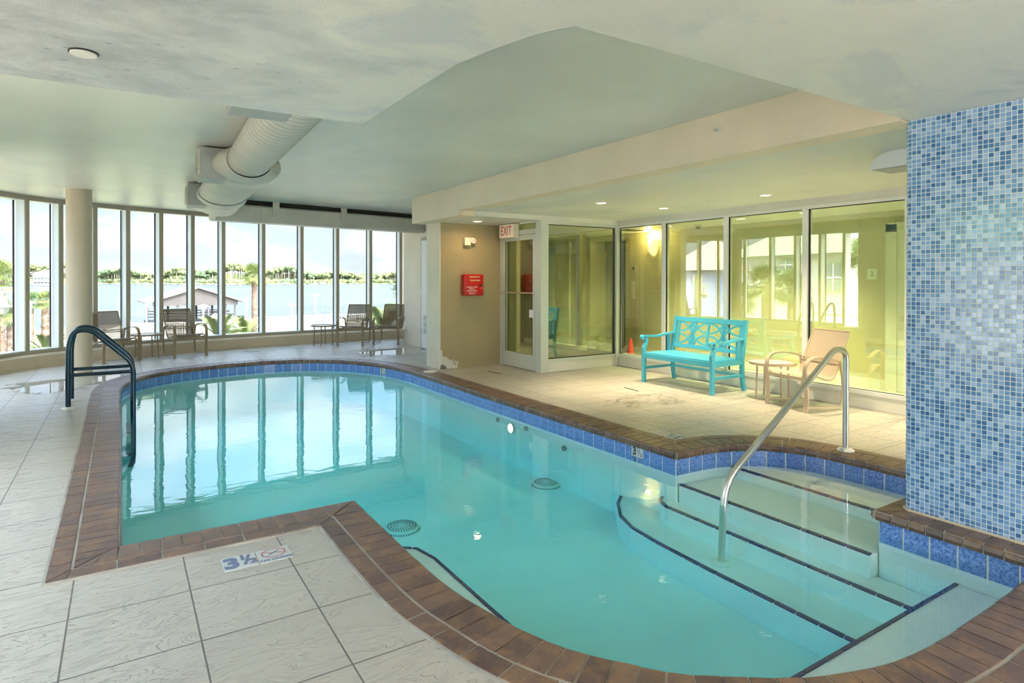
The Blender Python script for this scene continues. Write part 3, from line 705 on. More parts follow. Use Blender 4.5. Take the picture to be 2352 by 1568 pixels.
S('wall_northeast', (5.55, 9.78, 0), (6.4, 13.4, 2.88), 'cream')
S('wall_north_end', (6.12, 13.4, 0), (6.4, 15.1, 2.88), 'cream')
# pier with the telephone wall
pr = MB(); pr.box((4.47, 9.27, 0), (5.69, 9.64, 2.44)); struct(pr.build('wall_pier', 'khaki'))
pr = MB(); pr.box((4.462, 9.262, .0), (4.478, 9.645, 2.44)); struct(pr.build('wall_pier_end', 'beam'))
S('wall_pier_back', (4.47, 9.641, 0), (5.56, 9.80, 2.88), 'cream')
# door in the far white wall
dr = bpy.data.objects.new('door_2', None); C.objects.link(dr); struct(dr)
B('door_frame', (5.515, 11.33, 0), (5.56, 12.39, 2.40), 'frame', dr)
B('door_leaf', (5.50, 11.40, .01), (5.53, 12.33, 2.33), 'white', dr, .003)
lv = MB()
for k in range(3): lv.box((5.495, 11.55, .32+k*.14), (5.502, 12.2, .44+k*.14))
lv.build('louver', 'lamp_off', dr)
hg = MB()
for z in (.3, 1.15, 2.0): hg.box((5.492, 12.325, z), (5.505, 12.35, z+.1))
hg.build('hinge', 'steel', dr)

# ------------------------------------------------------------------ lobby behind the glass
S('wall_lobby_back', (8.75, -3.9, 0), (8.95, 9.42, 2.5), 'mustard'); S('wall_elevator_back', (9.30, 9.0, 0), (9.45, 14.6, 2.5), 'olive'); S('wall_lobby_north', (8.75, 10.55, 0), (9.2, 14.5, 2.5), 'mustard')
S('wall_elevator_side', (8.76, 9.30, 0), (9.32, 9.42, 2.5), 'mustard')
S('wall_elevator_head', (8.76, 9.42, 2.33), (9.3, 10.55, 2.5), 'mustard'); S('wall_corridor', (8.10, 10.12, 0), (8.28, 14.5, 2.46), 'olive')
S('wall_corridor_end', (5.9, 12.2, 0), (8.1, 12.4, 2.46), 'olive'); S('wall_corridor_inner', (5.86, 9.3, 0), (6.0, 12.3, 2.46), 'olive')
S('trim_20', (8.085, 10.10, 0), (8.30, 14.4, .11), 'offwhite'); S('trim_21', (8.09, 10.40, 0), (8.12, 10.46, 2.3), 'offwhite')
ceiling_with_cans('ceiling_lobby', 5.72, 8.12, 9.3, 13.3, 2.43, LCANS, 'ceiling'); ceiling_with_cans('ceiling_lobby_south', 7.36, -3.9, 9.3, 8.12, 2.43, LCANS, 'ceiling')
S('baseboard_back', (8.728, -3.9, 0), (8.752, 4.20, .13), 'offwhite'); S('baseboard_back_north', (8.728, 5.2-.9, 0), (8.752, 9.42, .13), 'offwhite')
S('baseboard_north', (8.728, 10.55, 0), (8.752, 14.4, .13), 'offwhite'); S('baseboard_recess', (8.74, 10.53, 0), (9.3, 10.552, .13), 'offwhite')
el = thing('elevator', 'dark steel elevator doors recessed in the mustard lobby wall', 'elevator', (9.2, 9.9, 0))
for (a, b_) in ((-.57, -.003), (.003, .62)): B('door', (0, a, 0), (.03, b_, 2.32), 'elevator', el, .002)
q_ = MB(); q_.box((-.0, -.6, 2.12), (-.02, .65, 2.33)); q_.build('header', 'black', el)
q_ = MB(); q_.box((-.012, .36, 1.42), (0, .46, 1.56)); q_.build('sign_plate', 'black', el)
# lobby door at the far right
ld = bpy.data.objects.new('door_3', None); C.objects.link(ld); struct(ld)
B('door_casing', (8.70, 4.16, 0), (8.76, 4.30, 2.24), 'offwhite', ld); B('door_casing', (8.70, 3.1, 2.14), (8.76, 4.30, 2.26), 'offwhite', ld)
B('door_leaf', (8.715, 3.16, .01), (8.745, 4.16, 2.14), 'offwhite', ld, .004)
q_ = MB(); q_.cyl((8.71, 4.08, .98), .03, -.05, 16, axis='X'); q_.box((8.655, 3.96, .965), (8.67, 4.10, .99)); q_.build('door_handle', 'steel', ld)
# partition frames: west end door wall X=5.67, north pane Y=8.05, long pane run X=7.3
S('trim_22', (5.64, 8.02, 0), (5.79, 8.12, 2.44), 'alu'); S('trim_23', (7.22, 8.0, .14), (7.34, 8.10, 2.44), 'alu')
S('trim_24', (5.79, 8.03, 2.385), (7.24, 8.10, 2.44), 'alu'); S('trim_25', (5.79, 8.02, .16), (7.24, 8.10, .212), 'alu')
S('wall_curb_north', (5.80, 8.03, 0), (7.30, 8.12, .165), 'offwhite', .004)
w1 = bpy.data.objects.new('window_50', None); C.objects.link(w1); struct(w1)
B('glass_pane', (5.79, 8.055, .21), (7.22, 8.065, 2.39), 'lobby_glass', w1)
q_ = MB(); q_.box((5.79, 8.045, 2.375), (7.22, 8.054, 2.387)); q_.box((5.79, 8.045, .21), (7.22, 8.054, .222)); q_.box((7.195, 8.045, .21), (7.215, 8.054, 2.38)); q_.build('gasket', 'black', w1)
# long run
ms = [8.03, 6.965, 5.77, 4.565, 3.36, 2.155, .95, -.25, -1.45, -2.65, -3.85]
S('wall_curb_east', (7.285, -3.9, 0), (7.40, 8.06, .165), 'offwhite', .004); S('trim_26', (7.27, -3.9, .165), (7.40, 8.0, .212), 'white', .003)
S('trim_27', (7.275, -3.9, 2.385), (7.40, 8.02, 2.425), 'white', .003); S('trim_28', (7.285, -3.9, 2.425), (7.40, 8.05, 2.515), 'offwhite')
for i in range(len(ms)-1):
    a, b_ = ms[i], ms[i+1]
    W_ = bpy.data.objects.new('window_%d' % (51+i), None); C.objects.link(W_); struct(W_)
    if i: B('mullion', (7.27, a-.035, .2), (7.38, a+.035, 2.40), 'white', W_, .003)
    B('glass_pane', (7.308, b_+.035, .212), (7.318, a-.035, 2.385), 'lobby_glass', W_)
    q_ = MB(); q_.box((7.30, a-.055, .212), (7.307, a-.035, 2.385)); q_.box((7.30, b_+.035, 2.375), (7.307, a-.035, 2.385)); q_.box((7.30, b_+.035, .212), (7.307, a-.035, .220)); q_.build('gasket', 'black', W_)
# glass exit door in the X=5.67 plane
d1 = bpy.data.objects.new('door_1', None); C.objects.link(d1); struct(d1)
X0, X1 = 5.645, 5.69
for (a, b_) in ((8.12, 8.17), (9.20, 9.27)): B('door_frame', (X0-.005, a, 0), (X1+.02, b_, 2.44), 'alu', d1)
B('transom_bar', (X0-.005, 8.17, 2.24), (X1+.02, 9.2, 2.32), 'alu', d1); B('transom_glass', (5.665, 8.17, 2.32), (5.675, 9.2, 2.43), 'lobby_glass', d1)
lf = MB(); lf.box((X0, 8.18, .01), (X1, 8.26, 2.235)); lf.box((X0, 9.10, .01), (X1, 9.19, 2.235)); lf.box((X0, 8.26, .01), (X1, 9.10, .255)); lf.box((X0, 8.26, 2.15), (X1, 9.10, 2.235))
lf.build('door_leaf', 'alu', d1)
B('door_glass', (5.662, 8.26, .255), (5.672, 9.10, 2.15), 'lobby_glass', d1)
q_ = MB(); q_.box((X0-.002, 8.262, .255), (X0+.004, 8.272, 2.15)); q_.box((X0-.002, 9.088, .255), (X0+.004, 9.098, 2.15)); q_.build('gasket', 'black', d1)
q_ = MB(); q_.tube([(X0-.05, 8.20, 1.27), (X0-.05, 9.17, 1.27)], .013, 10)
for y in (8.21, 9.16): q_.tube([(X0, y, 1.27), (X0-.05, y, 1.27)], .013, 8)
q_.build('push_bar', 'steel', d1, smooth=40)
B('lock_plate', (X0-.02, 8.22, .87), (X0-.002, 8.335, 1.0), 'white', d1, .006)

# ------------------------------------------------------------------ blue mosaic wall
mw = bmesh.new(); uvl = mw.loops.layers.uv.new('UVMap')
xw, yw, rr = 4.277, 2.0, .045; pth = [(xw, -3.9)]+[(xw, -3.9+k*.5) for k in range(1, 11)]+[(xw, yw-rr)]
pth = [(xw, -3.9), (xw, yw-rr)]+[(xw+rr-rr*math.cos(a), yw-rr+rr*math.sin(a)) for a in (PI/10, PI/5, 3*PI/10, 2*PI/5, PI/2)]+[(5.15, yw)]
s_ = -sum((Vector(a)-Vector(b_)).length for a, b_ in zip(pth[:2][:-1], pth[1:2])); acc = s_
for a, b_ in zip(pth[:-1], pth[1:]):
    l = (Vector(b_)-Vector(a)).length; vv = [mw.verts.new((a[0], a[1], .012)), mw.verts.new((b_[0], b_[1], .012)), mw.verts.new((b_[0], b_[1], 2.522)), mw.verts.new((a[0], a[1], 2.522))]
    f = mw.faces.new(vv[::-1]); us = [(acc, 0), (acc+l, 0), (acc+l, 2.51), (acc, 2.51)]
    for lp in f.loops: k = vv.index(lp.vert); lp[uvl].uv = us[k]
    f.smooth = True; acc += l
f = mw.faces.new([mw.verts.new(p) for p in ((5.15, yw, .012), (5.15, -3.9, .012), (5.15, -3.9, 2.522), (5.15, yw, 2.522))])
bmesh.ops.remove_doubles(mw, verts=mw.verts, dist=1e-5)
me = bpy.data.meshes.new('wall_mosaic'); mw.to_mesh(me); mw.free(); me.materials.append(M['mosaic']); mo = bpy.data.objects.new('wall_mosaic', me); C.objects.link(mo); struct(mo)
bd = MB(); bd.tube([(xw-.004, -3.9, .014), (xw-.004, yw-.03, .014), (xw+.03, yw+.004, .014), (5.1, yw+.004, .014)], .012, 8); struct(bd.build('trim_30', 'curb'))

# ------------------------------------------------------------------ round column
q_ = MB(); q_.cyl((0, 0, 0), .172, 2.88, 48); cl_ = q_.build('column', 'column', smooth=40, loc=(-.555, 11.69, 0)); struct(cl_)

# ------------------------------------------------------------------ ducts
DA = math.radians(2.3); dl = Vector((math.cos(DA), -math.sin(DA), 0)); dd = Vector((math.sin(DA), math.cos(DA), 0))
def dpt(y, u, z): # point at distance y along duct frame, lateral u
    return dl*u+dd*y+Vector((0, 0, z))
UC, ZC = .83, 2.70
du = thing('spiral_duct', 'beige spiral air duct running under the ceiling toward the windows', 'duct', (0, 0, 0))
def oval(mb, y0, y1, a, b_, n=36, a2=None, b2=None, cap=False, uc=UC, zc=ZC):
    a2 = a2 or a; b2 = b2 or b_; P = []
    for (y, A_, B_) in ((y0, a, b_), (y1, a2, b2)):
        for k in range(n): t_ = 2*PI*k/n; P.append(dpt(y, uc+A_*math.cos(t_), zc+B_*math.sin(t_)))
    F = [(k, (k+1) % n, (k+1) % n+n, k+n) for k in range(n)]
    if cap: F += [list(range(n)), list(range(n, 2*n))]
    mb.add(P, F)
q_ = MB(); oval(q_, 3.975, 7.0, .21, .165); oval(q_, 7.0, 9.7, .315, .17, uc=.835); 
q_.build('duct_body', 'duct', du, smooth=60)
q_ = MB(); y = 4.03
while y < 10.95: 
    if y < 7: oval(q_, y-.004, y+.004, .2135, .1685, 36); y += .105
    else: oval(q_, y-.003, y+.003, .318, .1735, 36, uc=.835); y += .075
q_.build('spiral_seam', 'seam', du)
for y in (3.75, 6.93, 9.70):
    if y > 4:
        a0, u0 = (.215, UC) if y < 8 else (.32, .835); q_ = MB(); P_ = []
        rows = [(y-.20, a0, .172, u0), (y-.16, a0+.01, .176, u0), (y+.02, .325, .182, .84), (y+.16, .34, .184, .845), (y+.60, .34, .184, .845), (y+.68, .32, .172, .835)]
        for (yy, A_, B_, uu) in rows:
            for k in range(36): t_ = 2*PI*k/36; P_.append(dpt(yy, uu+A_*math.cos(t_), 2.695+B_*math.sin(t_)))
        q_.add(P_, [(r_*36+k, r_*36+(k+1) % 36, (r_+1)*36+(k+1) % 36, (r_+1)*36+k) for r_ in range(5) for k in range(36)]); q_.build('collar', 'duct', du, smooth=50)
        q_ = MB(); oval(q_, y+.145, y+.158, .345, .188, uc=.845, zc=2.695); q_.build('collar_band', 'seam', du)
    yc, hy = (y+.35, .22) if y > 4 else (4.15, .165)
    q_ = MB(); c = dpt(yc, .48+.12, 2.70); q_.obox(c, dl*.20, dd*hy, (0, 0, .155)); bxp = q_.build('plenum_box', 'duct_grey', du, bevel=.004)
    q_ = MB(); c = dpt(yc, .395, 2.70); q_.obox(c, dl*.012, dd*(hy-.03), (0, 0, .125))
    for k in range(6): q_.obox(dpt(yc, .38, 2.60+k*.04), dl*.008, dd*(hy-.05), (0, 0, .006))
    q_.build('grille', 'duct', bxp)
# end elbow
q_ = MB(); P_ = []; rows = [(9.7, .32, .17, .835), (10.8, .33, .17, .85), (11.05, .32, .168, .88), (11.25, .28, .16, .93), (11.38, .21, .14, 1.0), (11.46, .10, .09, 1.08)]
for (yy, A_, B_, uu) in rows:
    for k in range(36): t_ = 2*PI*k/36; P_.append(dpt(yy, uu+A_*math.cos(t_), 2.69+B_*math.sin(t_)))
q_.add(P_, [(r_*36+k, r_*36+(k+1) % 36, (r_+1)*36+(k+1) % 36, (r_+1)*36+k) for r_ in range(5) for k in range(36)]+[list(range(180, 216))]); q_.build('elbow', 'duct', du, smooth=60)
wd = thing('wall_duct', 'cream boxed duct running below the ceiling above the windows', 'duct', (1.35, 11.45, 2.5))
td = Vector((math.sin(math.radians(79.5)), math.cos(math.radians(79.5)), 0)); tn = Vector((-td.y, td.x, 0))
q_ = MB(); prof = [(0, .05), (0, .27), (.05, .30), (.36, .30), (.40, .26), (.40, .05), (.34, 0), (.06, 0)]
q_.ext([tn*a+Vector((0, 0, b_)) for a, b_ in prof], td*4.3); q_.build('duct_body', 'duct', wd, bevel=.01)
for u in (.35, .75): q_ = MB(); q_.ext([tn*(a-.008 if a < .2 else a+.008)+td*u+Vector((0, 0, b_-(.006 if b_ < .1 else -.006))) for a, b_ in prof], td*.012); q_.build('band', 'duct', wd)
for u in (1.02, 2.35):
    q_ = MB(); q_.obox(td*u-tn*.006+Vector((0, 0, .25)), td*.06, tn*.008, (0, 0, .13)); q_.build('hanger_strap', 'duct', wd)
q_ = MB(); q_.obox(td*2.2+tn*.14+Vector((0, 0, .345)), td*2.1, tn*.10, (0, 0, .03)); q_.build('top_gap_shade', 'dark', wd)  # dark bar stands in for the shade in the gap above the duct

# ------------------------------------------------------------------ ceiling devices
dk = thing('ceiling_cover_plate', 'round white cover plate on the stained grey soffit', 'cover plate', (-.143, 3.38, 2.52))
q_ = MB(); q_.cyl((0, 0, -.012), .052, .012, 32); q_.build('plate', 'offwhite', dk, smooth=40); q_ = MB(); q_.cyl((0, 0, -.006), .058, .006, 32); q_.build('shadow_ring', 'black', dk)
for (lst, grp) in ((CANS, 'recessed lights in the pool ceiling'), (LCANS, 'recessed lights in the lobby ceiling')):
    for (p, en, cl, lab) in lst:
        t = thing('recessed_light', lab, 'ceiling light', p, 0, grp); dp = .13 if lab[:3] != 'lit' else .02
        q_ = MB(); q_.lathe((0, 0, 0), [(.0665, .002), (.0665, -.003), (.085, -.007), (.088, 0)], 32, False); q_.build('trim_ring', 'offwhite', t, smooth=40)
        q_ = MB(); q_.cyl((0, 0, -.001), .0635, dp+.03, 28, cap=False); q_.add([(.064*math.cos(2*PI*k/28), .064*math.sin(2*PI*k/28), dp+.029) for k in range(28)], [list(range(28))]); q_.build('can', 'dark' if dp > .1 else 'offwhite', t, smooth=40, fixn=False)
        q_ = MB(); q_.cyl((0, 0, dp+.01), .056, .01, 24); q_.build('lens', 'lamp_warm' if dp < .1 else 'lamp_bright', t)
        l = bpy.data.lights.new('can_bulb', 'AREA'); l.shape = 'DISK'; l.size = .10; l.energy = en; l.color = cl; lo_ = bpy.data.objects.new('can_bulb', l); C.objects.link(lo_); lo_.location = (p[0], p[1], p[2]+dp+.006)
sm = thing('smoke_detector', 'small flat round detector on the alcove ceiling between two recessed lights', 'detector', (6.542, 5.43, 2.513))
q_ = MB(); q_.lathe((0, 0, 0), [(.055, 0), (.055, -.012), (.04, -.022), (.01, -.024)], 24); q_.build('body', 'offwhite', sm, smooth=40)
for (y, z, lab) in ((7.553, 2.718, 'sidewall sprinkler head on the far end of the cream beam'), (3.403, 2.736, 'sidewall sprinkler head on the near end of the cream beam')):
    t = thing('sprinkler', lab, 'sprinkler', (4.19, y, z), 0, 'sprinklers on the cream beam')
    q_ = MB(); q_.cyl((-.008, 0, 0), .032, .008, 24, axis='X'); q_.build('escutcheon', 'offwhite', t, smooth=40)
    q_ = MB(); q_.cyl((-.045, 0, 0), .010, .04, 12, axis='X'); q_.box((-.05, -.018, -.002), (-.045, .018, .012)); q_.build('head', 'steel', t)
# light cove / air hood on the right, rounded far end
hd = thing('ceiling_hood', 'white rounded metal hood hanging from the alcove ceiling beside the mosaic wall', 'hood', (5.12, 2.66, 2.386))
q_ = MB(); pf = [(0, -1.2, 0), (0, 0, 0)]+[(0, -.17+.17*math.cos(a), .005+.122*math.sin(a)) for a in (.2, .5, .8, 1.1, 1.4, PI/2)]+[(0, -1.2, .127)]
q_.ext(pf, (.31, 0, 0)); q_.build('hood_body', 'white', hd, smooth=30); q_ = MB(); q_.box((.01, -1.19, -.004), (.30, -.02, 0)); q_.build('underside_panel', 'duct_grey', hd)

# ------------------------------------------------------------------ emergency telephone, emergency light, exit sign
ph = thing('emergency_telephone', 'red emergency telephone box on the khaki wall', 'telephone box', (5.05, 9.27, 1.22))
q_ = MB(); q_.box((-.185, -.13, 0), (.185, 0, .36)); q_.build('box', 'red', ph, bevel=.018)
q_ = MB(); q_.cyl((.12, -.136, .175), .02, .008, 20, axis='Y'); q_.build('latch', 'black', ph)
q_ = MB(); q_.box((-.15, -.1312, .01), (.065, -.130, .155)); q_.build('notice_plate', 'red', ph)
for (tx, sz, x, z, mt, bo) in (('EMERGENCY', .036, .01, .315, 'gold', .001), ('TELEPHONE', .036, .01, .255, 'gold', .001), ('EMERGENCY PHONE', .0215, -.045, .142, 'white_ink', .0008), ('DIAL 911', .027, -.045, .112, 'white_ink', .0008),
                        ('BOUTIQUE CONDO', .0215, -.045, .080, 'white_ink', .0008), ('400 West Beach Blvd', .0165, -.045, .050, 'white_ink', .0004), ('Gulf Shores, AL', .0165, -.045, .028, 'white_ink', .0004), ('LIFT', .014, .14, .135, 'gold', .0003), ('HERE', .014, .14, .117, 'gold', .0003)):
    text('lettering', tx, mt, ph, sz, (x, -.132, z), (1, 0, 0), (0, 0, 1), bold=bo)
emg = thing('emergency_light', 'small cream emergency lamp on the khaki wall above the red telephone', 'emergency light', (5.0, 9.27, 2.07))
B('housing', (-.10, -.07, 0), (.02, 0, .135), 'beam', emg, .008)
q_ = MB(); q_.cyl((.055, -.10, .08), .045, .07, 20, axis='Y'); q_.build('lamp_head', 'offwhite', emg, smooth=40)
q_ = MB(); q_.cyl((.055, -.103, .08), .038, .004, 20, axis='Y'); q_.build('lamp_lens', 'lamp_off', emg); B('bracket', (-.02, -.09, .115), (.06, -.06, .13), 'offwhite', emg)
ex = thing('exit_sign', 'cream EXIT sign with red letters above the glass door', 'sign', (5.60, 8.88, 2.2))
B('housing', (-.075, -.23, 0), (.03, .23, .228), 'beam', ex, .004); B('face', (-.078, -.215, .015), (-.0745, .215, .213), 'exit_face', ex)
text('lettering', 'EXIT', 'red_ink', ex, .215, (-.078, .0, .112), (0, -1, 0), (0, 0, 1), bold=.002, sx_=.78)
q_ = MB(); q_.box((-.01, .1, -.05), (.0, .11, 0)); q_.build('bracket', 'steel', ex)

# ------------------------------------------------------------------ deck fittings
def slot(p, q, lab):
    p, q = Vector(p), Vector(q); d = (q-p); l = d.length; d.normalize(); m_ = MB(); n_ = Vector((-d.y, d.x, 0)); mid = (p+q)/2
    m_.obox((mid.x, mid.y, .0015), d*l/2, n_*.012, (0, 0, .0015)); tag(m_.build('drain_slot', 'dark'), lab, 'drain', 'drain slots in the deck')
slot((5.02, 8.62, 0), (5.07, 8.30, 0), 'dark drain slot in the deck in front of the glass door')
slot((5.88, 6.34, 0), (5.84, 6.04, 0), 'dark drain slot in the deck near the stained tiles by the bench')
slot((2.11, 13.58, 0), (2.40, 13.51, 0), 'dark drain slot in the deck by the curved window wall')
sk_ = thing('skimmer_lid', 'small round cream lid on the brown coping by the peeling pier', 'lid', (4.17, 9.0, .014))
q_ = MB(); q_.lathe((0, 0, 0), [(.11, 0), (.11, .008), (.09, .014), (.01, .015)], 32); q_.build('lid', 'offwhite', sk_, smooth=40)
for (x, y, lab) in ((2.13, 5.20, 'round pool drain grate on the floor nearest the near deck corner'), (3.93, 5.48, 'round pool drain grate on the floor under the far coping wall')):
    t = thing('drain_grate', lab, 'drain', (x, y, FZ), 0, 'main drains on the pool floor')
    q_ = MB(); q_.lathe((0, 0, 0), [(.155, 0), (.155, .02), (.14, .035), (.05, .045), (.005, .046)], 40); q_.build('grate', 'grille', t, smooth=40)
    q_ = MB()
    for r in (.05, .075, .10, .125):
        n = int(r*2*PI/.022)
        for k in range(n): a = 2*PI*k/n; q_.cyl((r*math.cos(a), r*math.sin(a), .036+(.045-.036)*(1-r/.14)), .0055, .0035, 6)
    for k in range(44): a = 2*PI*k/44; q_.box((.154*math.cos(a)-.004, .154*math.sin(a)-.004, .004), (.154*math.cos(a)+.004, .154*math.sin(a)+.004, .014))
    q_.build('slot_holes', 'dark', t)
pl = thing('pool_lamp', 'small glowing underwater lamp in the east pool wall', 'pool light', (3.995, 6.30, -.31))
q_ = MB(); q_.cyl((-.012, 0, 0), .062, .02, 24, axis='X'); q_.build('rim', 'grille', pl, smooth=40); q_ = MB(); q_.cyl((-.02, 0, 0), .048, .01, 24, axis='X'); q_.build('lens', 'pool_lamp', pl)
for (y, z, lab) in ((6.62, -.27, 'small return fitting in the pool wall beyond the underwater lamp'), (5.98, -.25, 'small return fitting in the pool wall just this side of the underwater lamp'), (5.25, -.31, 'small return fitting in the pool wall nearest the depth marker')):
    t = thing('return_fitting', lab, 'pool fitting', (4.0, y, z), 0, 'return fittings in the pool wall'); q_ = MB(); q_.cyl((-.015, 0, 0), .028, .02, 16, axis='X'); q_.build('ring', 'duct_grey', t, smooth=40)
# depth markers
def waterline_marker(i, s, lab):
    P = SEC[i]; p, d = P.at(s); nrm = Vector((-d.y, d.x, 0)); t = thing('depth_marker', lab, 'depth marker', (p.x, p.y, -.055), 0, 'depth markers on the waterline tiles')
    q_ = MB(); q_.obox(-nrm*.006+Vector((0, 0, -.045)), d*.075, nrm*.002, (0, 0, .045)); q_.build('tile', 'marker', t)
    xd = -d if (d.cross(Vector((0, 0, 1)))).dot(-nrm) < 0 else d
    xd = -d if xd.cross(Vector((0, 0, 1))).dot(-nrm) < 0 else xd
    if xd.cross(Vector((0, 0, 1))).dot(-nrm) < 0: xd = -xd
    o0 = -nrm*.008+Vector((0, 0, -.045))
    text('lettering', '3', 'dark_ink', t, .10, o0-xd*.035, xd, (0, 0, 1), bold=.003)
    text('lettering', '1', 'dark_ink', t, .045, o0+xd*.008+Vector((0, 0, .022)), xd, (0, 0, 1), bold=.001); text('lettering', '/', 'dark_ink', t, .08, o0+xd*.026, xd, (0, 0, 1)); text('lettering', '2', 'dark_ink', t, .04, o0+xd*.052+Vector((0, 0, -.018)), xd, (0, 0, 1), bold=.001)
def nearest_s(i, x, y): return min(range(int(SEC[i].len*100)), key=lambda k: (SEC[i].at(k*.01)[0]-Vector((x, y, 0))).length)*.01
waterline_marker(0, nearest_s(0, 4.03, 4.17), 'white depth tile in the blue waterline beside the steps')
waterline_marker(0, nearest_s(0, 3.87, 10.28), 'white depth tile in the blue waterline at the far pool end')
def deck_marker(x0, y0, xd, yd, lab, flip=False):
    t = thing('depth_marker', lab, 'depth marker', (x0, y0, 0), 0, 'depth and no diving tiles set in the deck'); xd, yd = Vector(xd), Vector(yd)
    for k in (0, 1):
        q_ = MB(); q_.obox(xd*(.085+k*.174)+yd*.085+Vector((0, 0, .002)), xd*.083, yd*.083, (0, 0, .002)); q_.build('tile', 'marker', t, bevel=.001)
    ka, kb = (0, 1); oz = Vector((0, 0, .004))
    text('lettering', '3', 'grey_ink', t, .175, xd*.045+yd*.078+oz, xd, yd, bold=.008, sx_=.92)
    text('lettering', '1', 'grey_ink', t, .08, xd*.103+yd*.125+oz, xd, yd, bold=.004); text('lettering', '/', 'grey_ink', t, .16, xd*.122+yd*.085+oz, xd, yd, bold=.003); text('lettering', '2', 'grey_ink', t, .08, xd*.150+yd*.06+oz, xd, yd, bold=.004)
    q_ = MB(); c = xd*.259+yd*.105+Vector((0, 0, .0048)); r0, r1 = .052, .062; pts = []
    for k in range(8):
        a = PI/8+k*PI/4; a2 = a+PI/4
        P = [c+xd*(r*1.1*math.cos(b_))+yd*(r*.95*math.sin(b_)) for r, b_ in ((r0, a), (r1, a), (r1, a2), (r0, a2))]; q_.add(P, [(0, 1, 2, 3)])
    q_.obox(c, (xd*.05-yd*.02), (yd*.004+xd*.0016), (0, 0, .0002)); q_.build('symbol', 'pink_ink', t)
    q_ = MB(); q_.obox(c+Vector((0, 0, .0006)), (xd*.03+yd*.022), (yd*.0025-xd*.003), (0, 0, .0002)); q_.build('figure', 'grey_ink', t)
    text('lettering', 'NO DIVING', 'grey_ink', t, .031, xd*.259+yd*.022+oz, xd, yd, bold=.0012)
deck_marker(.44, 3.425, (1, 0, 0), (0, 1, 0), 'blue depth and NO DIVING tiles set in the near deck corner')
deck_marker(4.53, 4.01, (0, 1, 0), (-1, 0, 0), 'upside down depth and no diving tiles by the step alcove')

# ------------------------------------------------------------------ rails
def disc(parent, x, y, z=0.0):
    q_ = MB(); q_.lathe((x, y, z), [(.07, 0), (.07, .008), (.055, .02), (.027, .026)], 28); return q_.build('escutcheon', 'offwhite', parent, smooth=40)
ldr = thing('pool_ladder', 'steel pool ladder rails tinted with dark reflections arching into the water at the left wall', 'ladder', (-.52, 8.98, 0))
for y in (8.70-8.98, 9.26-8.98):
    pts = [(0, y, 0), (0, y, .70), (.05, y, .90), (.22, y, .90), (.64, y, .48), (.64, y, -.70), (.52, y, -.93)]
    q_ = MB(); q_.tube(fillet(pts, .12, 8), .0265, 16); q_.build('rail', 'blue_steel', ldr, smooth=60)
    q_ = MB(); q_.tube([(0, y, .385), (.64, y, .385)], .021, 14); q_.build('brace', 'blue_steel', ldr, smooth=60); disc(ldr, 0, y)
for z in (-.36, -.62): q_ = MB(); q_.box((.56, -.28, z), (.64, .28, z+.02)); q_.build('tread', 'blue_steel', ldr, bevel=.004)
hr = thing('handrail', 'brushed steel handrail sloping from the coping down into the steps', 'handrail', (5.315, 2.95, .012))
pts = [(0, 0, 0), (0, 0, .70), (-.08, 0, .89), (-.26, 0, .83), (-1.60, 0, -.06), (-1.635, 0, -.58)]
q_ = MB(); q_.tube(fillet([(0, 0, 0), (0, 0, .86), (-.16, 0, .90), (-1.60, 0, .0), (-1.635, 0, -.58)], .17, 10), .0255, 20); q_.build('rail', 'steel', hr, smooth=60)
disc(hr, 0, 0); dq = disc(hr, -1.635, 0, zt[3]-.012)

# ------------------------------------------------------------------ bench
bn = thing('garden_bench', 'turquoise painted garden bench with lattice back against the glass', 'bench', (6.75, 5.935, 0), PI/2)
W2 = .64; fy = .30; ry = -.30                                    # local: +y is the front
for sx_ in (-1, 1):
    x = sx_*(W2-.025)
    q_ = MB(); q_.strap([(x, fy, 0), (x, fy, .42), (x, fy+.005, .50), (x, fy-.03, .56), (x, fy-.045, .60), (x, fy-.03, .645)], (1, 0, 0), .05, .05); q_.build('front_leg', 'turq', bn, bevel=.004)
    q_ = MB(); q_.strap([(x, ry-.045, 0), (x, ry-.01, .12), (x, ry, .25), (x, ry, .44), (x, ry-.02, .55), (x, ry-.085, .945)], (1, 0, 0), .05, .05); q_.build('rear_leg', 'turq', bn, bevel=.004)
    q_ = MB(); q_.strap(smoothpath([(x, fy+.03, .632), (x, fy+.045, .655), (x, fy+.02, .675), (x, fy-.08, .668), (x, fy-.28, .662), (x, fy-.42, .68), (x, ry-.03, .70)], 4), (1, 0, 0), .06, .028); q_.build('armrest', 'turq', bn, bevel=.003)
    q_ = MB(); q_.strap([(x, ry+.09, .42), (x, ry+.09, .67)], (1, 0, 0), .04, .04); q_.build('arm_post', 'turq', bn, bevel=.003)
    q_ = MB(); q_.box((x-.015, ry, .19), (x+.015, fy, .225)); q_.build('side_stretcher', 'turq', bn)
    q_ = MB(); q_.box((x-.015, ry, .355), (x+.015, fy, .42)); q_.build('side_rail', 'turq', bn)
q_ = MB(); q_.box((-W2+.02, ry+.0, .19), (W2-.02, ry+.03, .225)); q_.build('stretcher', 'turq', bn)
q_ = MB(); q_.box((-W2+.02, fy-.015, .355), (W2-.02, fy+.012, .42)); q_.build('front_apron', 'turq', bn, bevel=.003)
for k in range(11): q_ = MB(); y = fy-.01-k*.052; q_.box((-W2+.03, y-.044, .42), (W2-.03, y, .437)); q_.build('seat_slat', 'turq', bn, bevel=.003)
def bp(u, v): return Vector((u, ry-.02-.065*(v/.36)*1.02, .54+v*.98))
q_ = MB()
def rail(v0, v1, t_=.03):
    a, b_ = bp(0, v0), bp(0, v1); q_.obox(((a+b_)/2), (W2-.04, 0, 0), (b_-a)/2, (b_-a).cross(Vector((1, 0, 0))).normalized()*t_/2)
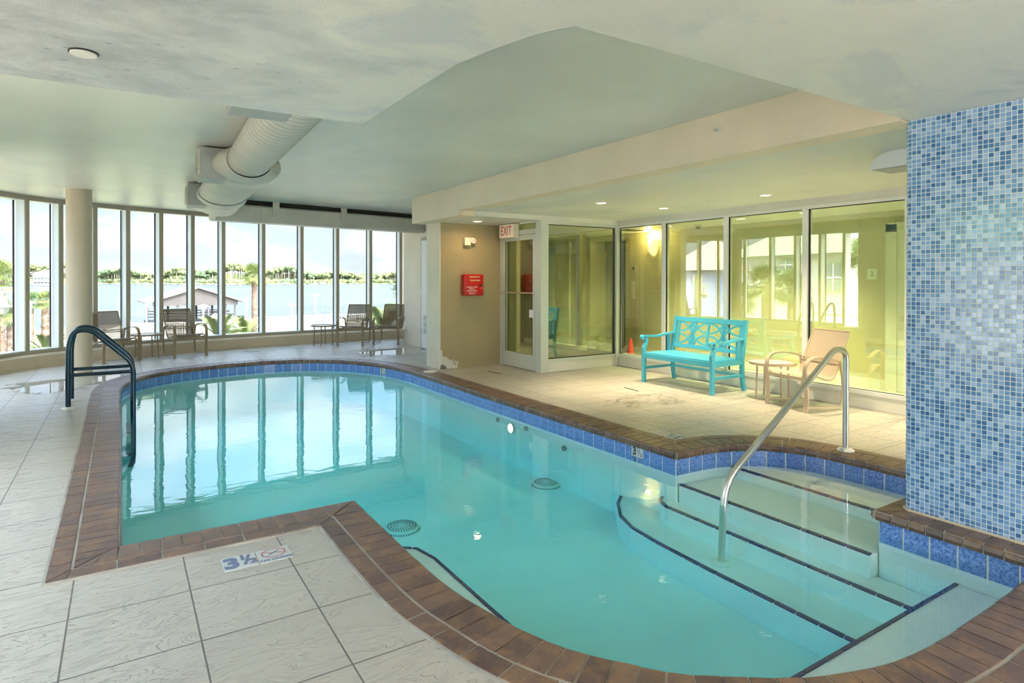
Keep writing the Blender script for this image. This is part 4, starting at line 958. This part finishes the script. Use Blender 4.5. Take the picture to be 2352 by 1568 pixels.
rail(.335, .405, .034); q_.build('top_rail', 'turq', bn, bevel=.004); q_ = MB(); rail(-.055, .0, .03); q_.build('bottom_rail', 'turq', bn, bevel=.004)
q_ = MB(); nb_ = (bp(0, 1)-bp(0, 0)).cross(Vector((1, 0, 0))).normalized()
for x in (-.545, 0, .545): q_.strap([bp(x, -.0), bp(x, .34)], (1, 0, 0), .03, .024)
def arcc(cx, half, v0, vp, x0=-.53, x1=.53):
    P = []
    for k in range(25):
        s = -1+k/12; x = cx+half*s; v = v0+(vp-v0)*math.sqrt(max(0, 1-abs(s)**2.2))
        if x0 <= x <= x1: P.append(bp(x, v))
    if len(P) > 2:
        PP = P; NN = len(PP); pts_ = []
        # a bar lying in the slanted plane
        for i, p in enumerate(PP):
            t_ = (PP[min(i+1, NN-1)]-PP[max(i-1, 0)]).normalized(); s_ = t_.cross(nb_).normalized()
            pts_ += [p-s_*.0125-nb_*.01, p+s_*.0125-nb_*.01, p+s_*.0125+nb_*.01, p-s_*.0125+nb_*.01]
        q_.add(pts_, [(i*4+k, i*4+(k+1) % 4, (i+1)*4+(k+1) % 4, (i+1)*4+k) for i in range(NN-1) for k in range(4)]+[(3, 2, 1, 0), tuple((NN-1)*4+k for k in range(4))])
for cx in (-.545, 0, .545):
    arcc(cx, .30, -.0, .325); arcc(cx, .30, .338, .015); arcc(cx, .235, 0, .150); arcc(cx, .235, .338, .188)
q_.build('lattice', 'turq', bn)

# ------------------------------------------------------------------ chairs and tables
def make_chair(name, label, fr, sl, loc, f, group='sling patio chairs'):
    t = thing(name, label, 'chair', loc, math.atan2(f[1], f[0])-PI/2, group)
    for sx_ in (-1, 1):
        x = sx_*.29
        q_ = MB(); P = smoothpath([(x, .285, 0), (x, .265, .12), (x, .275, .30), (x, .292, .45), (x, .27, .55), (x, .20, .605), (x, .08, .615), (x, -.10, .595), (x, -.235, .555)], 4); q_.strap(P, (1, 0, 0), .05, .016)
        q_.build('arm_frame', fr, t, smooth=40)
        q_ = MB(); P = fillet([(x, .265, .06), (x, -.25, .02), (x, -.285, .30), (x, -.235, .56)], .09, 6); q_.strap(P, (1, 0, 0), .026, .014); q_.build('rear_leg', fr, t, smooth=40)
        x2 = sx_*.255; P = smoothpath([(x2, .275, .40), (x2, .20, .425), (x2, .06, .385), (x2, -.08, .345), (x2, -.16, .36), (x2, -.215, .43), (x2, -.30, .62), (x2, -.42, .885)], 5)
        q_ = MB(); q_.tube(P, .0125, 8); q_.build('side_rail', fr, t, smooth=60)
    q_ = MB(); q_.box((-.29, .262, .35), (.29, .285, .39)); q_.build('front_bar', fr, t, bevel=.003)
    q_ = MB()
    for z in (.555, .52): q_.tube([(-.29, -.245, z), (.29, -.245, z)], .008, 8)
    q_.build('back_bar', fr, t, smooth=60)
    P = smoothpath([(0, .275, .405), (0, .20, .428), (0, .06, .388), (0, -.08, .348), (0, -.16, .363), (0, -.215, .433), (0, -.30, .62), (0, -.42, .885)], 6)
    m_ = MB(); m_.strap(P, (1, 0, 0), .50, .003); m_.build('sling', sl, t, smooth=60)
    q_ = MB(); q_.tube([(-.255, -.422, .888), (.255, -.422, .888)], .011, 8); q_.build('top_bar', fr, t, smooth=60)
    return t
def front(a, b_, side=1):
    a, b_ = Vector((*a, 0)), Vector((*b_, 0)); d = (b_-a).normalized(); f = Vector((d.y, -d.x, 0)); c = (a+b_)/2-f*.285; return (c.x, c.y, 0), (f.x, f.y)
ch5 = make_chair('patio_chair', 'beige sling patio chair beside the turquoise bench', 'tan_frame', 'sling_tan', *front((6.596, 4.64), (6.47, 4.03)))
ch1 = make_chair('patio_chair', 'dark backlit mesh patio chair next to the round column', 'backlit_tan_frame', 'sling_backlit', *front((-.247, 12.86), (.26, 13.10)))
for (a, b_, lab) in (((.825, 13.22), (1.43, 13.40), 'dark backlit mesh patio chair in front of the boathouse view'), ((4.11, 13.86), (4.60, 13.50), 'dark backlit mesh patio chair beside the far small round table'), ((4.87, 13.60), (5.33, 13.22), 'dark backlit mesh patio chair nearest the far white wall')):
    c = copy_tree(ch1); c['label'] = lab; l, f = front(a, b_); c.location = l; c.rotation_euler.z = math.atan2(f[1], f[0])-PI/2
def make_table(label, loc, fr, r=.28, rot=.3):
    t = thing('side_table', label, 'table', loc, rot, 'small round side tables')
    q_ = MB(); q_.lathe((0, 0, .43), [(r-.03, .004), (r-.03, 0), (r, 0), (r, .03), (r-.02, .034), (r-.022, .024)], 48, False); q_.build('rim', fr, t, smooth=40)
    q_ = MB(); q_.cyl((0, 0, .447), r-.021, .008, 48); q_.build('tabletop', 'table_glass', t)
    for k in range(4): a = PI/4+k*PI/2; q_ = MB(); q_.tube([(r*.72*math.cos(a), r*.72*math.sin(a), .432), (r*.78*math.cos(a), r*.78*math.sin(a), 0)], .012, 10); q_.build('leg', fr, t, smooth=60)
    return t
make_table('beige round side table between the turquoise bench and the beige chair', (6.95, 4.79, 0), 'tan_frame')
t1 = make_table('small dark backlit round table between the two patio chairs by the column', (.40, 13.47, 0), 'backlit_tan_frame', .27)
t2 = copy_tree(t1); t2['label'] = 'small dark backlit round table left of the two far patio chairs'; t2.location = (3.84, 13.98, 0)

# ------------------------------------------------------------------ lobby things
scn = thing('wall_sconce', 'glowing frosted half-bowl sconce on the lobby wall', 'sconce', (8.72, 8.63, 1.96))
q_ = MB(); n = 16; P = []; F = []
for k, z in enumerate((0, .03, .09, .17, .31)):
    r = (.012, .055, .095, .115, .118)[k]
    for i in range(n+1): a = PI/2+PI*i/n; P.append((r*math.cos(a)*.9+.02, r*math.sin(a), z))
for k in range(4):
    for i in range(n): F.append((k*(n+1)+i, k*(n+1)+i+1, (k+1)*(n+1)+i+1, (k+1)*(n+1)+i))
q_.add(P, F); q_.build('shade', 'sconce', scn, smooth=60)
B('back_plate', (.018, -.05, .1), (.03, .05, .27), 'gold', scn)
sl_ = bpy.data.lights.new('sconce_bulb', 'POINT'); sl_.energy = 7; sl_.color = (1, .68, .30); sl_.shadow_soft_size = .05; slo = bpy.data.objects.new('sconce_bulb', sl_); C.objects.link(slo); slo.location = (8.60, 8.63, 2.33)
cn = thing('traffic_cone', 'small red plastic cone standing behind the lobby glass', 'cone', (7.95, 8.42, 0))
q_ = MB(); q_.lathe((0, 0, 0), [(.085, .02), (.022, .40), (.018, .402)], 28); q_.build('cone_body', 'cone', cn, smooth=40); q_ = MB(); q_.box((-.13, -.13, 0), (.13, .13, .022)); q_.build('base', 'cone', cn, bevel=.005)
bt = thing('call_button_panel', 'pale elevator call plate with two round buttons on lobby wall', 'button panel', (8.74, 9.17, 1.10))
B('plate', (-.012, -.05, 0), (.0, .05, .36), 'offwhite', bt, .002)
for z in (.10, .2): q_ = MB(); q_.cyl((-.018, 0, z), .022, .008, 16, axis='X'); q_.build('button', 'steel', bt)
nt_ = thing('fire_notice', 'small grey notice plate above the elevator call buttons', 'sign', (8.74, 9.17, 1.62)); B('plate', (-.008, -.06, 0), (0, .06, .17), 'duct', nt_); B('pictogram', (-.010, -.03, .07), (-.008, .03, .13), 'dark_ink', nt_)
s2 = thing('floor_number_sign', 'square white plaque reading 2 on the lobby wall', 'sign', (8.74, 4.49, 1.50)); B('plate', (-.01, -.065, 0), (0, .065, .15), 'white', s2); text('lettering', '2', 'dark_ink', s2, .09, (-.011, 0, .075), (0, -1, 0), (0, 0, 1))
cv = thing('ceiling_vent', 'dark ceiling vent in the lobby beside the elevator', 'vent', (8.2, 8.65, 2.43)); B('grille', (-.2, -.12, -.012), (.2, .12, 0), 'dark', cv)
dc = thing('dome_camera', 'small dome camera on the lobby ceiling', 'camera', (8.3, 7.15, 2.43)); q_ = MB(); q_.lathe((0, 0, 0), [(.06, 0), (.06, -.03), (.045, -.035)], 20); q_.build('base', 'offwhite', dc, smooth=40); q_ = MB(); q_.sphere((0, 0, -.035), .04, 16, 8); q_.build('dome', 'dark', dc, smooth=60)

# ------------------------------------------------------------------ outdoors
GZ = -4.2
def plane(name, pts, z, mt): q_ = MB(); q_.add([(p[0], p[1], z) for p in pts], [list(range(len(pts)))]); return struct(q_.build(name, mt))
lk = plane('lake', [(-2500, -200), (2500, -200), (2500, 2500), (-2500, 2500)], -5.2, 'lake')
# near shore: polygon following the fence line
sh_pts = [far(-900, HY, 60), far(-200, HY, 60), far(300, HY, 78), far(700, HY, 88), far(1100, HY, 92), far(1500, HY, 90), far(2600, HY, 60)]
plane('ground', [(p.x, p.y) for p in sh_pts]+[(120, -120), (-160, -120), (-160, 40)], GZ, 'sand')
lw_ = [far(-300, HY, 16), far(-100, HY, 46), far(120, HY, 52), far(420, HY, 40), far(420, HY, 20)]; q_ = MB(); q_.add([(p.x, p.y, GZ+.03) for p in lw_], [list(range(5))]); tag(q_.build('lawn', 'grassy'), 'green lawn strip below the windows', 'grass', kind='stuff')
# far shore
fs = MB()
sh2 = [(far(px, HY, 1).xy) for px in range(-400, 1700, 100)]
def polar(px, D): p = far(px, HY, D); return p
P = []; 
for px in range(-500, 1701, 50): a = polar(px, 760+60*math.sin(px*.01)); P.append(a)
bk = [polar(px, 1500) for px in (1700, -500)]
fs.add([(p.x, p.y, -5.0) for p in P]+[(p.x, p.y, -3.5) for p in bk], [list(range(len(P)+2))]); struct(fs.build('hills', 'shore'))
rs = random.Random(5); fo = MB(); ft = MB()
ico = bmesh.new(); bmesh.ops.create_icosphere(ico, subdivisions=1, radius=1); icv = [v.co.copy() for v in ico.verts]; icf = [[v.index for v in f.verts] for f in ico.faces]; ico.free()
def blob(mb, c, rx, rz, jit=.34):
    mb.add([(c[0]+v.x*rx*(1+rs.uniform(-jit, jit)), c[1]+v.y*rx*(1+rs.uniform(-jit, jit)), c[2]+v.z*rz*(1+rs.uniform(-jit, jit))) for v in icv], icf)
for k in range(7500):
    px = rs.uniform(-420, 1650); row = rs.random(); D = 785+60*math.sin(px*.01)+row*90; p = polar(px, D)
    hh = 17+4*math.sin(px*.013)+3*math.sin(px*.05)+rs.uniform(-2.5, 3)-(2.5 if px > 600 else 0)+(4 if px < 160 else 0); r = rs.uniform(1.9, 3.9)
    blob(fo, (p.x, p.y, -5+hh-r*.4), r, r*.8)
    if row < .35: fo.cm = 0; blob(fo, (p.x+rs.uniform(-4, 4), p.y-rs.uniform(2, 6), -5+rs.uniform(2, 4)), rs.uniform(3, 5), rs.uniform(2, 3.5))
    if rs.random() < .16: ft.box((p.x-.2, p.y-8, -5), (p.x+.2, p.y-7.6, -5+hh-4))
P = [polar(px, 880) for px in range(-500, 1701, 100)]
for a, b_ in zip(P[:-1], P[1:]): fo.add([(a.x, a.y, -5), (b_.x, b_.y, -5), (b_.x, b_.y, 9), (a.x, a.y, 9)], [(0, 1, 2, 3)])
tag(fo.build('forest', 'forest', fixn=False), 'long green forest on the far shore of the lake', 'forest', kind='stuff')
tag(ft.build('tree_trunks', 'far_trunk', fixn=False), 'pale pine trunks standing in front of the far forest', 'trees', kind='stuff')
gs = MB()
for k in range(260): px = rs.uniform(-400, 1650); p = polar(px, 764+60*math.sin(px*.01)); blob(gs, (p.x, p.y, -5), rs.uniform(6, 11), rs.uniform(.8, 1.8))
tag(gs.build('shore_scrub', 'grassy', fixn=False), 'low green scrub along the far shore', 'scrub', kind='stuff')
# house across the lake
h = thing('lake_house', 'two storey white house on the far shore behind the second window', 'house', far(108, 655, 520))
h.rotation_euler.z = -YAW
B('wall', (-8, -5, 0), (8, 5, 9), 'house_white', h)
q_ = MB(); q_.add([(-9, -6, 9), (9, -6, 9), (9, 6, 9), (-9, 6, 9), (-3, 0, 13), (3, 0, 13)], [(0, 1, 5, 4), (2, 3, 4, 5), (1, 2, 5), (3, 0, 4), (0, 3, 2, 1)]); q_.build('roof', 'house_white', h)
for z in (3, 6.5):
    B('porch_deck', (-9, -7, z), (9, -5, z+.3), 'house_white', h)
    for x in (-6, -3, 0, 3, 6): B('window', (x-.8, -5.1, z+.6-3+ .4), (x+.8, -5.0, z+2-3+.6), 'house_glass', h)
# boathouse on the water
bh = thing('boathouse', 'open timber boathouse with weathered gable standing in the lake', 'boathouse', (*far(452, HY, 85).xy, -5.2)); bh.rotation_euler.z = math.radians(4)
ww, hz_, pk = 5.3, 3.3, 5.35
q_ = MB(); q_.add([(-ww, 0, 3.0), (ww, 0, 3.0), (ww, 0, hz_+.5), (.15, 0, pk), (-ww, 0, hz_+.3), (-ww, .1, 3.0), (ww, .1, 3.0), (ww, .1, hz_+.5), (.15, .1, pk), (-ww, .1, hz_+.3)], [(0, 1, 2, 3, 4), (9, 8, 7, 6, 5), (0, 5, 6, 1), (0, 4, 9, 5), (1, 6, 7, 2)]); q_.build('gable', 'timber', bh)
q_ = MB()
for sx_ in (-1, 1): q_.ext([(sx_*(ww+.8), -.5, hz_+.25), (0.15, -.5, pk+.25), (0.15, -.5, pk+.05), (sx_*(ww+.8), -.5, hz_+.05)], (0, 11, 0))
q_.build('roof', 'roof_pale', bh)
for x in (-5, -2.3, 1.5, 3.7, 5): 
    for y in (.1, 9.5): q_ = MB(); q_.box((x-.13, y, 0), (x+.13, y+.26, 3.4)); q_.build('post', 'timber_dark', bh)
q_ = MB(); q_.box((-5.3, 0, .35), (5.3, 10.5, .6)); q_.build('dock', 'timber', bh); 
for z in (1.1, 1.5, 1.9): q_ = MB(); q_.box((-5, 8, z), (5, 8.1, z+.12)); q_.box((.8, 2, z), (4.6, 2.1, z+.18)); q_.build('rail', 'timber_dark', bh)
q_ = MB(); q_.sphere((1.9, 1.4, 1.35), .55, 16, 8, .8); tag(q_.build('boat_cover', 'house_white', loc=bh.location), 'round white covered boat inside the boathouse', 'boat', kind=None).rotation_euler.z = -YAW
# fence
def picket_run(a, b_, label, h=1.25):
    a, b_ = Vector((*a.xy, 0)), Vector((*b_.xy, 0)); t = thing('picket_fence', label, 'fence', (*((a+b_)/2).xy, GZ), math.atan2((b_-a).y, (b_-a).x), 'white picket fence around the lawn'); l = (b_-a).length/2
    q_ = MB()
    for z in (.15, h-.1): q_.box((-l, -.03, z), (l, .03, z+.09))
    q_.build('rail', 'white', t); q_ = MB(); n = int(2*l/.24)
    for k in range(n): x = -l+(k+.5)*2*l/n; q_.box((x-.045, -.02, .05), (x+.045, .02, h))
    tag(q_.build('pickets', 'white', t), kind='stuff')
    for x in (-l, l): B('post', (x-.07, -.07, 0), (x+.07, .07, h+.15), 'white', t)
fp = [far(-60, HY, 37), far(70, HY, 41), far(160, HY, 44), far(300, HY, 62), far(480, HY, 64), far(600, HY, 72), far(760, HY, 78), far(930, HY, 80)]
fl = ['white picket fence run seen through the first window', 'white picket fence run below the stocky palm', 'white picket fence run behind the column', 'white picket fence run behind the chair by the column', 'white picket fence run behind the second patio chair', 'white picket fence run at the foot of the tall palm', 'white picket fence run behind the far round table']
for i in range(7): picket_run(fp[i], fp[i+1], fl[i])
# lamp posts
def lamp_post(px, ytop, D, lab, s=1.0):
    p = far(px, ytop, D); H = p.z-GZ; t = thing('garden_lamp', lab, 'lamp post', (p.x, p.y, GZ), 0, 'white garden lamp posts by the lake')
    q_ = MB(); q_.cyl((0, 0, 0), .05*s, H-.7*s, 10); q_.build('pole', 'white', t)
    q_ = MB(); q_.lathe((0, 0, H-.72*s), [(.05*s, 0), (.10*s, .2*s), (.13*s, .5*s), (.13*s, .55*s)], 10); q_.build('lantern', 'offwhite', t, smooth=50)
    q_ = MB(); q_.lathe((0, 0, H-.2*s), [(.38*s, 0), (.35*s, .03*s), (.08*s, .15*s), (.01, .17*s)], 16); q_.build('cap', 'white', t, smooth=50)
for a in ((337, 687, 60, 'white garden lamp post left of the boathouse', 1.2), (467, 697, 50, 'white garden lamp post in front of the boathouse', 1.15), (567, 681, 62, 'white garden lamp post left of the tall palm', 1.0), (670, 696, 62, 'white garden lamp post above the two urns', 1.2), (724, 674, 70, 'thin white garden lamp post left of the far chairs', 1.1), (70, 690, 42, 'white garden lamp post left of the stocky palm', .9)): lamp_post(*a)
# gooseneck lamp close to the west windows
gl_ = thing('gooseneck_lamp', 'white post with curved bracket and hanging bell lantern outside the leftmost window', 'lamp post', (-1.45, 13.95, GZ))
q_ = MB(); q_.cyl((0, 0, 0), .045, 1.62-GZ, 14); q_.cyl((0, 0, 1.62-GZ), .06, .04, 14); q_.build('pole', 'white', gl_, smooth=50)
ad = Vector((-.80, -.25, 0)).normalized()
q_ = MB(); q_.obox(ad*.30+Vector((0, 0, 1.27-GZ)), ad*.30, Vector((-ad.y, ad.x, 0))*.02, (0, 0, .02)); q_.tube(smoothpath([Vector((0, 0, 1.60-GZ)), ad*.06+Vector((0, 0, 1.42-GZ)), ad*.20+Vector((0, 0, 1.34-GZ)), ad*.42+Vector((0, 0, 1.33-GZ))], 5), .014, 8); q_.build('bracket', 'white', gl_, smooth=50)
q_ = MB(); c = ad*.33+Vector((0, 0, 1.0-GZ)); q_.lathe(c, [(.17, 0), (.15, .02), (.09, .05), (.07, .14), (.035, .19), (.012, .25)], 20); q_.build('lantern_cap', 'white', gl_, smooth=50); q_ = MB(); q_.sphere(c-Vector((0, 0, .03)), .10, 16, 8, 1.0); q_.build('globe', 'offwhite', gl_, smooth=60)
# palms
def fan_palm(label, x, y, H, crown, mt='palm', tr=.18, nleaf=34, seed=1, skirt=False, group='fan palms outside the windows', z0=GZ):
    r = random.Random(seed); t = thing('fan_palm', label, 'palm tree', (x, y, z0), 0, group)
    q_ = MB(); prof = []; n = 26
    for k in range(n+1):
        f = k/n; rr_ = tr*(1.15-.35*f)*(1+(.05 if k % 2 else -.04)*(1 if not skirt else 2)); 
        if skirt and f > .3: rr_ *= 1.7-.6*(f-.3)
        prof.append((rr_, f*H))
    q_.lathe((0, 0, 0), prof, 12)
    for k in range(int(60*(2 if skirt else 1))):
        f = r.uniform(.1 if not skirt else .3, 1); a = r.uniform(0, 2*PI); R_ = tr*(1.15-.35*f)*(1.6 if skirt else 1); d = Vector((math.cos(a), math.sin(a), 0)); s_ = Vector((-d.y, d.x, 0)); p = d*R_*.9+Vector((0, 0, f*H)); q_.add([p-s_*.04, p+s_*.04, p+d*tr*.7+Vector((0, 0, tr*.5))], [(0, 1, 2)])
    q_.build('trunk', 'trunk', t)
    q_ = MB(); top = Vector((0, 0, H))
    for k in range(nleaf):
        a = 2*PI*k*.382+r.uniform(-.2, .2); el_ = math.radians(r.uniform(75, -45) if k > 6 else r.uniform(50, 88)); d = Vector((math.cos(a)*math.cos(el_), math.sin(a)*math.cos(el_), math.sin(el_)))
        pe = crown*r.uniform(.35, .5); hub = top+d*pe; q_.tube([top, top+d*pe*.5+Vector((0, 0, .02)), hub], .012*crown, 4)
        side = d.cross(Vector((0, 0, 1))); side = side.normalized() if side.length > .1 else Vector((1, 0, 0)); up = side.cross(d).normalized(); nb2 = 18; fl_ = crown*r.uniform(.5, .62)
        side = (side*math.cos(r.uniform(-.5, .5))+up*math.sin(r.uniform(-.5, .5))).normalized()
        for j in range(nb2):
            an = (j/(nb2-1)-.5)*math.radians(210); dir_ = (d*math.cos(an)+side*math.sin(an)).normalized(); ll = fl_*(1-.25*abs(an)/1.8)
            p1 = hub+dir_*ll*.6+Vector((0, 0, -.02*ll)); p2 = hub+dir_*ll+Vector((0, 0, -.16*ll-.04)); wv = dir_.cross(up).normalized()*crown*.022
            q_.add([hub, p1-wv, p1+wv, p2], [(0, 1, 2), (1, 3, 2)])
    q_.build('crown', mt, t, fixn=False); return t
def palm_at(label, px, yc, D, crown, **k):
    p = far(px, yc, D); return fan_palm(label, p.x, p.y, p.z-GZ, crown, **k)
palm_at('tall slim fan palm rising above the lake near the middle window', 584, 634, 48, 1.35, tr=.21, seed=3)
palm_at('stocky fan palm with shaggy trunk seen in the second window', 104, 690, 30, .62, tr=.125, seed=4, skirt=True)
palm_at('tall fan palm cut by the left edge of the picture', 0, 642, 24, 1.05, tr=.17, seed=5)
palm_at('low fan palm behind the bell lantern', -8, 722, 22, .85, tr=.13, seed=6)
palm_at('short fan palm behind the gooseneck pole', 26, 726, 26, .66, tr=.14, seed=7, skirt=True)
palm_at('dark fan palm behind the white post in the second window', 72, 692, 44, .95, tr=.16, seed=8, mt='palm_dark')
palm_at('distant fan palm at the right edge of the last window', 922, 664, 90, 2.1, tr=.2, seed=9)
def feather(label, px, yb, D, R_, seed, n=13, spread=1.0):
    p = far(px, yb, D); r = random.Random(seed); t = tag(bpy.data.objects.new('sago_palm', None), label, 'palm plant', 'feather leaved palms below the windows'); C.objects.link(t); t.location = p; q_ = MB()
    for k in range(n):
        a = 2*PI*k/n+r.uniform(-.2, .2); el_ = r.uniform(.5, 1.35); pts = []
        for j in range(9): s = j/8; e2 = el_-s*s*.9; pts.append(Vector((math.cos(a)*math.cos(el_)*R_*s*spread, math.sin(a)*math.cos(el_)*R_*s*spread, R_*(math.sin(el_)*s-.35*s*s))))
        q_.tube(pts, .012*R_, 4)
        for j in range(1, 33):
            s = j/32; i0 = min(int(s*8), 7); f = s*8-i0; c = pts[i0].lerp(pts[i0+1], f); tg = (pts[i0+1]-pts[i0]).normalized(); sd = tg.cross(Vector((0, 0, 1))); sd = sd.normalized() if sd.length > .05 else Vector((1, 0, 0))
            for sg in (-1, 1): dv = (sd*sg+tg*.7).normalized()*R_*.26*(1-.5*abs(s-.45)*2); q_.add([c-tg*.015*R_, c+tg*.015*R_, c+dv], [(0, 1, 2)])
    q_.build('fronds', 'palm', t, fixn=False)
feather('spiky feather palm beside the foot of the tall palm', 563, 772, 19, 1.0, 11)
feather('arching feather palm right of the second patio chair', 505, 778, 17, 1.1, 12)
feather('low feather palm under the stocky palm', 110, 818, 15, .9, 13)
feather('feather palm behind the two far patio chairs', 880, 768, 19, 1.5, 14); feather('feather palm between the low palm and the tall palm', 615-90, 784, 18, .8, 15)
# urns and loungers on the far terrace
for (px, lab) in ((668, 'blue grey urn left of the lamp post foot'), (676, 'blue grey urn right of the lamp post foot')):
    p = far(px, 768, 58); t = thing('urn', lab, 'urn', (p.x, p.y, GZ), 0, 'urns on the terrace'); q_ = MB(); q_.lathe((0, 0, 0), [(.12, 0), (.22, .5), (.24, .8), (.12, 1.05), (.16, 1.15)], 14); q_.build('vase', 'vase', t, smooth=60)
for (px, yy, D, lab) in ((605, 760, 60, 'cream sun lounger at the foot of the tall palm'), (655, 760, 60, 'cream sun lounger left of the urns')):
    p = far(px, yy, D); t = thing('sun_lounger', lab, 'lounger', (p.x, p.y, GZ), -YAW+.3, 'sun loungers by the lake'); q_ = MB(); q_.box((-1, -.3, .3), (.4, .3, .36)); q_.build('seat', 'offwhite', t); q_ = MB(); q_.ext([(.4, -.3, .3), (.95, -.3, .85), (.95, -.3, .79), (.45, -.3, .28)], (0, .6, 0)); q_.build('backrest', 'offwhite', t)
    for x in (-.9, .4):
        for y in (-.28, .28): B('leg', (x-.03, y-.03, 0), (x+.03, y+.03, .31), 'offwhite', t)
# houses to the west, seen mirrored in the lobby glass
def wpt(px, py, D): return refl(px, py, D)
a, b_ = wpt(1690, HY, 56), wpt(2080, HY, 40); dv = Vector((b_.x-a.x, b_.y-a.y, 0)); l = dv.length; hw = thing('white_house', 'white beach house with light green roof mirrored in the lobby glass', 'house', (a.x, a.y, GZ), math.atan2(dv.y, dv.x))
eave = 3.55-GZ
sgn = -1 if (Vector((-dv.y, dv.x, 0)).dot(Vector((-a.x, -a.y, 0))) > 0) else 1
B('wall', (0, 0, 0), (l, sgn*12, eave), 'house_white', hw)
q_ = MB(); q_.add([(-.8, -sgn*.8, eave-.1), (l+.8, -sgn*.8, eave-.1), (l+.8, sgn*12.8, eave-.1), (-.8, sgn*12.8, eave-.1), (5, sgn*6, eave+4.2), (l-3, sgn*6, eave+4.2)], [(0, 1, 5, 4), (2, 3, 4, 5), (1, 2, 5), (3, 0, 4), (0, 3, 2, 1)]); q_.build('roof', 'roof_green', hw)
B('chimney', (3.4, sgn*2.5, eave), (4.8, sgn*4, eave+4.6), 'house_white', hw)
for (x, z, ww_, hh_) in ((5.6, eave-1.25, 1.4, .75), (l-6.5, eave-2.9, 1.5, 2.0), (l-2.5, eave-2.9, 1.5, 2.0)):
    f = B('window_frame', (x-.15, 0, z-.15), (x+ww_+.15, -sgn*.08, z+hh_+.15), 'roof_green', hw); q_ = MB(); q_.box((x, -sgn*.08, z), (x+ww_, -sgn*.11, z+hh_)); q_.build('pane', 'house_glass', f); q_ = MB(); q_.box((x+ww_/2-.05, -sgn*.11, z), (x+ww_/2+.05, -sgn*.13, z+hh_)); q_.box((x, -sgn*.11, z+hh_/2-.05), (x+ww_, -sgn*.13, z+hh_/2+.05)); q_.build('glazing_bar', 'white', f)
B('balcony_rail', (l*.45, -sgn*1.0, 3.1), (l, -sgn*1.1, 3.2), 'roof_tan', hw); q_ = MB()
for k in range(60): x = l*.45+k*l*.55/60; q_.box((x-.03, -sgn*1.02, 2.1), (x+.03, -sgn*1.08, 3.1))
tag(q_.build('balusters', 'white', hw), kind='stuff'); B('balcony_floor', (l*.45, 0, 1.9), (l, -sgn*1.1, 2.1), 'offwhite', hw)
a, b_ = wpt(1540, HY, 60), wpt(1706, HY, 55); dv = Vector((b_.x-a.x, b_.y-a.y, 0)); l = dv.length; hb = thing('blue_house', 'blue beach house with tan hipped roof mirrored in the lobby glass', 'house', (a.x, a.y, GZ), math.atan2(dv.y, dv.x)); ev = 2.45-GZ
sg2 = -1 if (Vector((-dv.y, dv.x, 0)).dot(Vector((-a.x, -a.y, 0))) > 0) else 1
B('wall', (0, 0, 0), (l, sg2*9, ev), 'house_blue', hb)
q_ = MB(); q_.add([(-.7, -sg2*.7, ev-.1), (l+.7, -sg2*.7, ev-.1), (l+.7, sg2*9.7, ev-.1), (-.7, sg2*9.7, ev-.1), (l*.3, sg2*4.5, ev+3), (l*.35, sg2*4.5, ev+3)], [(0, 1, 5, 4), (2, 3, 4, 5), (1, 2, 5), (3, 0, 4), (0, 3, 2, 1)]); q_.build('roof', 'roof_tan', hb)
B('corner_board', (l-.35, 0, 0), (l+.02, -sg2*.06, ev-.1), 'house_white', hb)
for x, z in ((2.4, ev-2.7), (2.4, ev-6)): B('window', (x, 0, z), (x+.9, -sg2*.08, z+(2.0 if z > 3 else 1)), 'beam', hb)
for (px, yc, D, cr_, sd, lab) in ((1758, 655, 27, 1.25, 21, 'dark fan palm mirrored in front of the white house'), (1818, 662, 25, 1.0, 22, 'dark fan palm mirrored right of the larger one'), (1698, 690, 31, 1.15, 23, 'dark fan palm mirrored in front of the blue house'), (1992, 592, 21, 1.05, 24, 'dark fan palm mirrored at the last west window')):
    p = refl(px, yc, D); fan_palm(lab, p.x, p.y, p.z-GZ, cr_, mt='palm_dark', tr=.2, seed=sd, nleaf=44, group='fan palms west of the pool room')
bpy.context.view_layer.update()
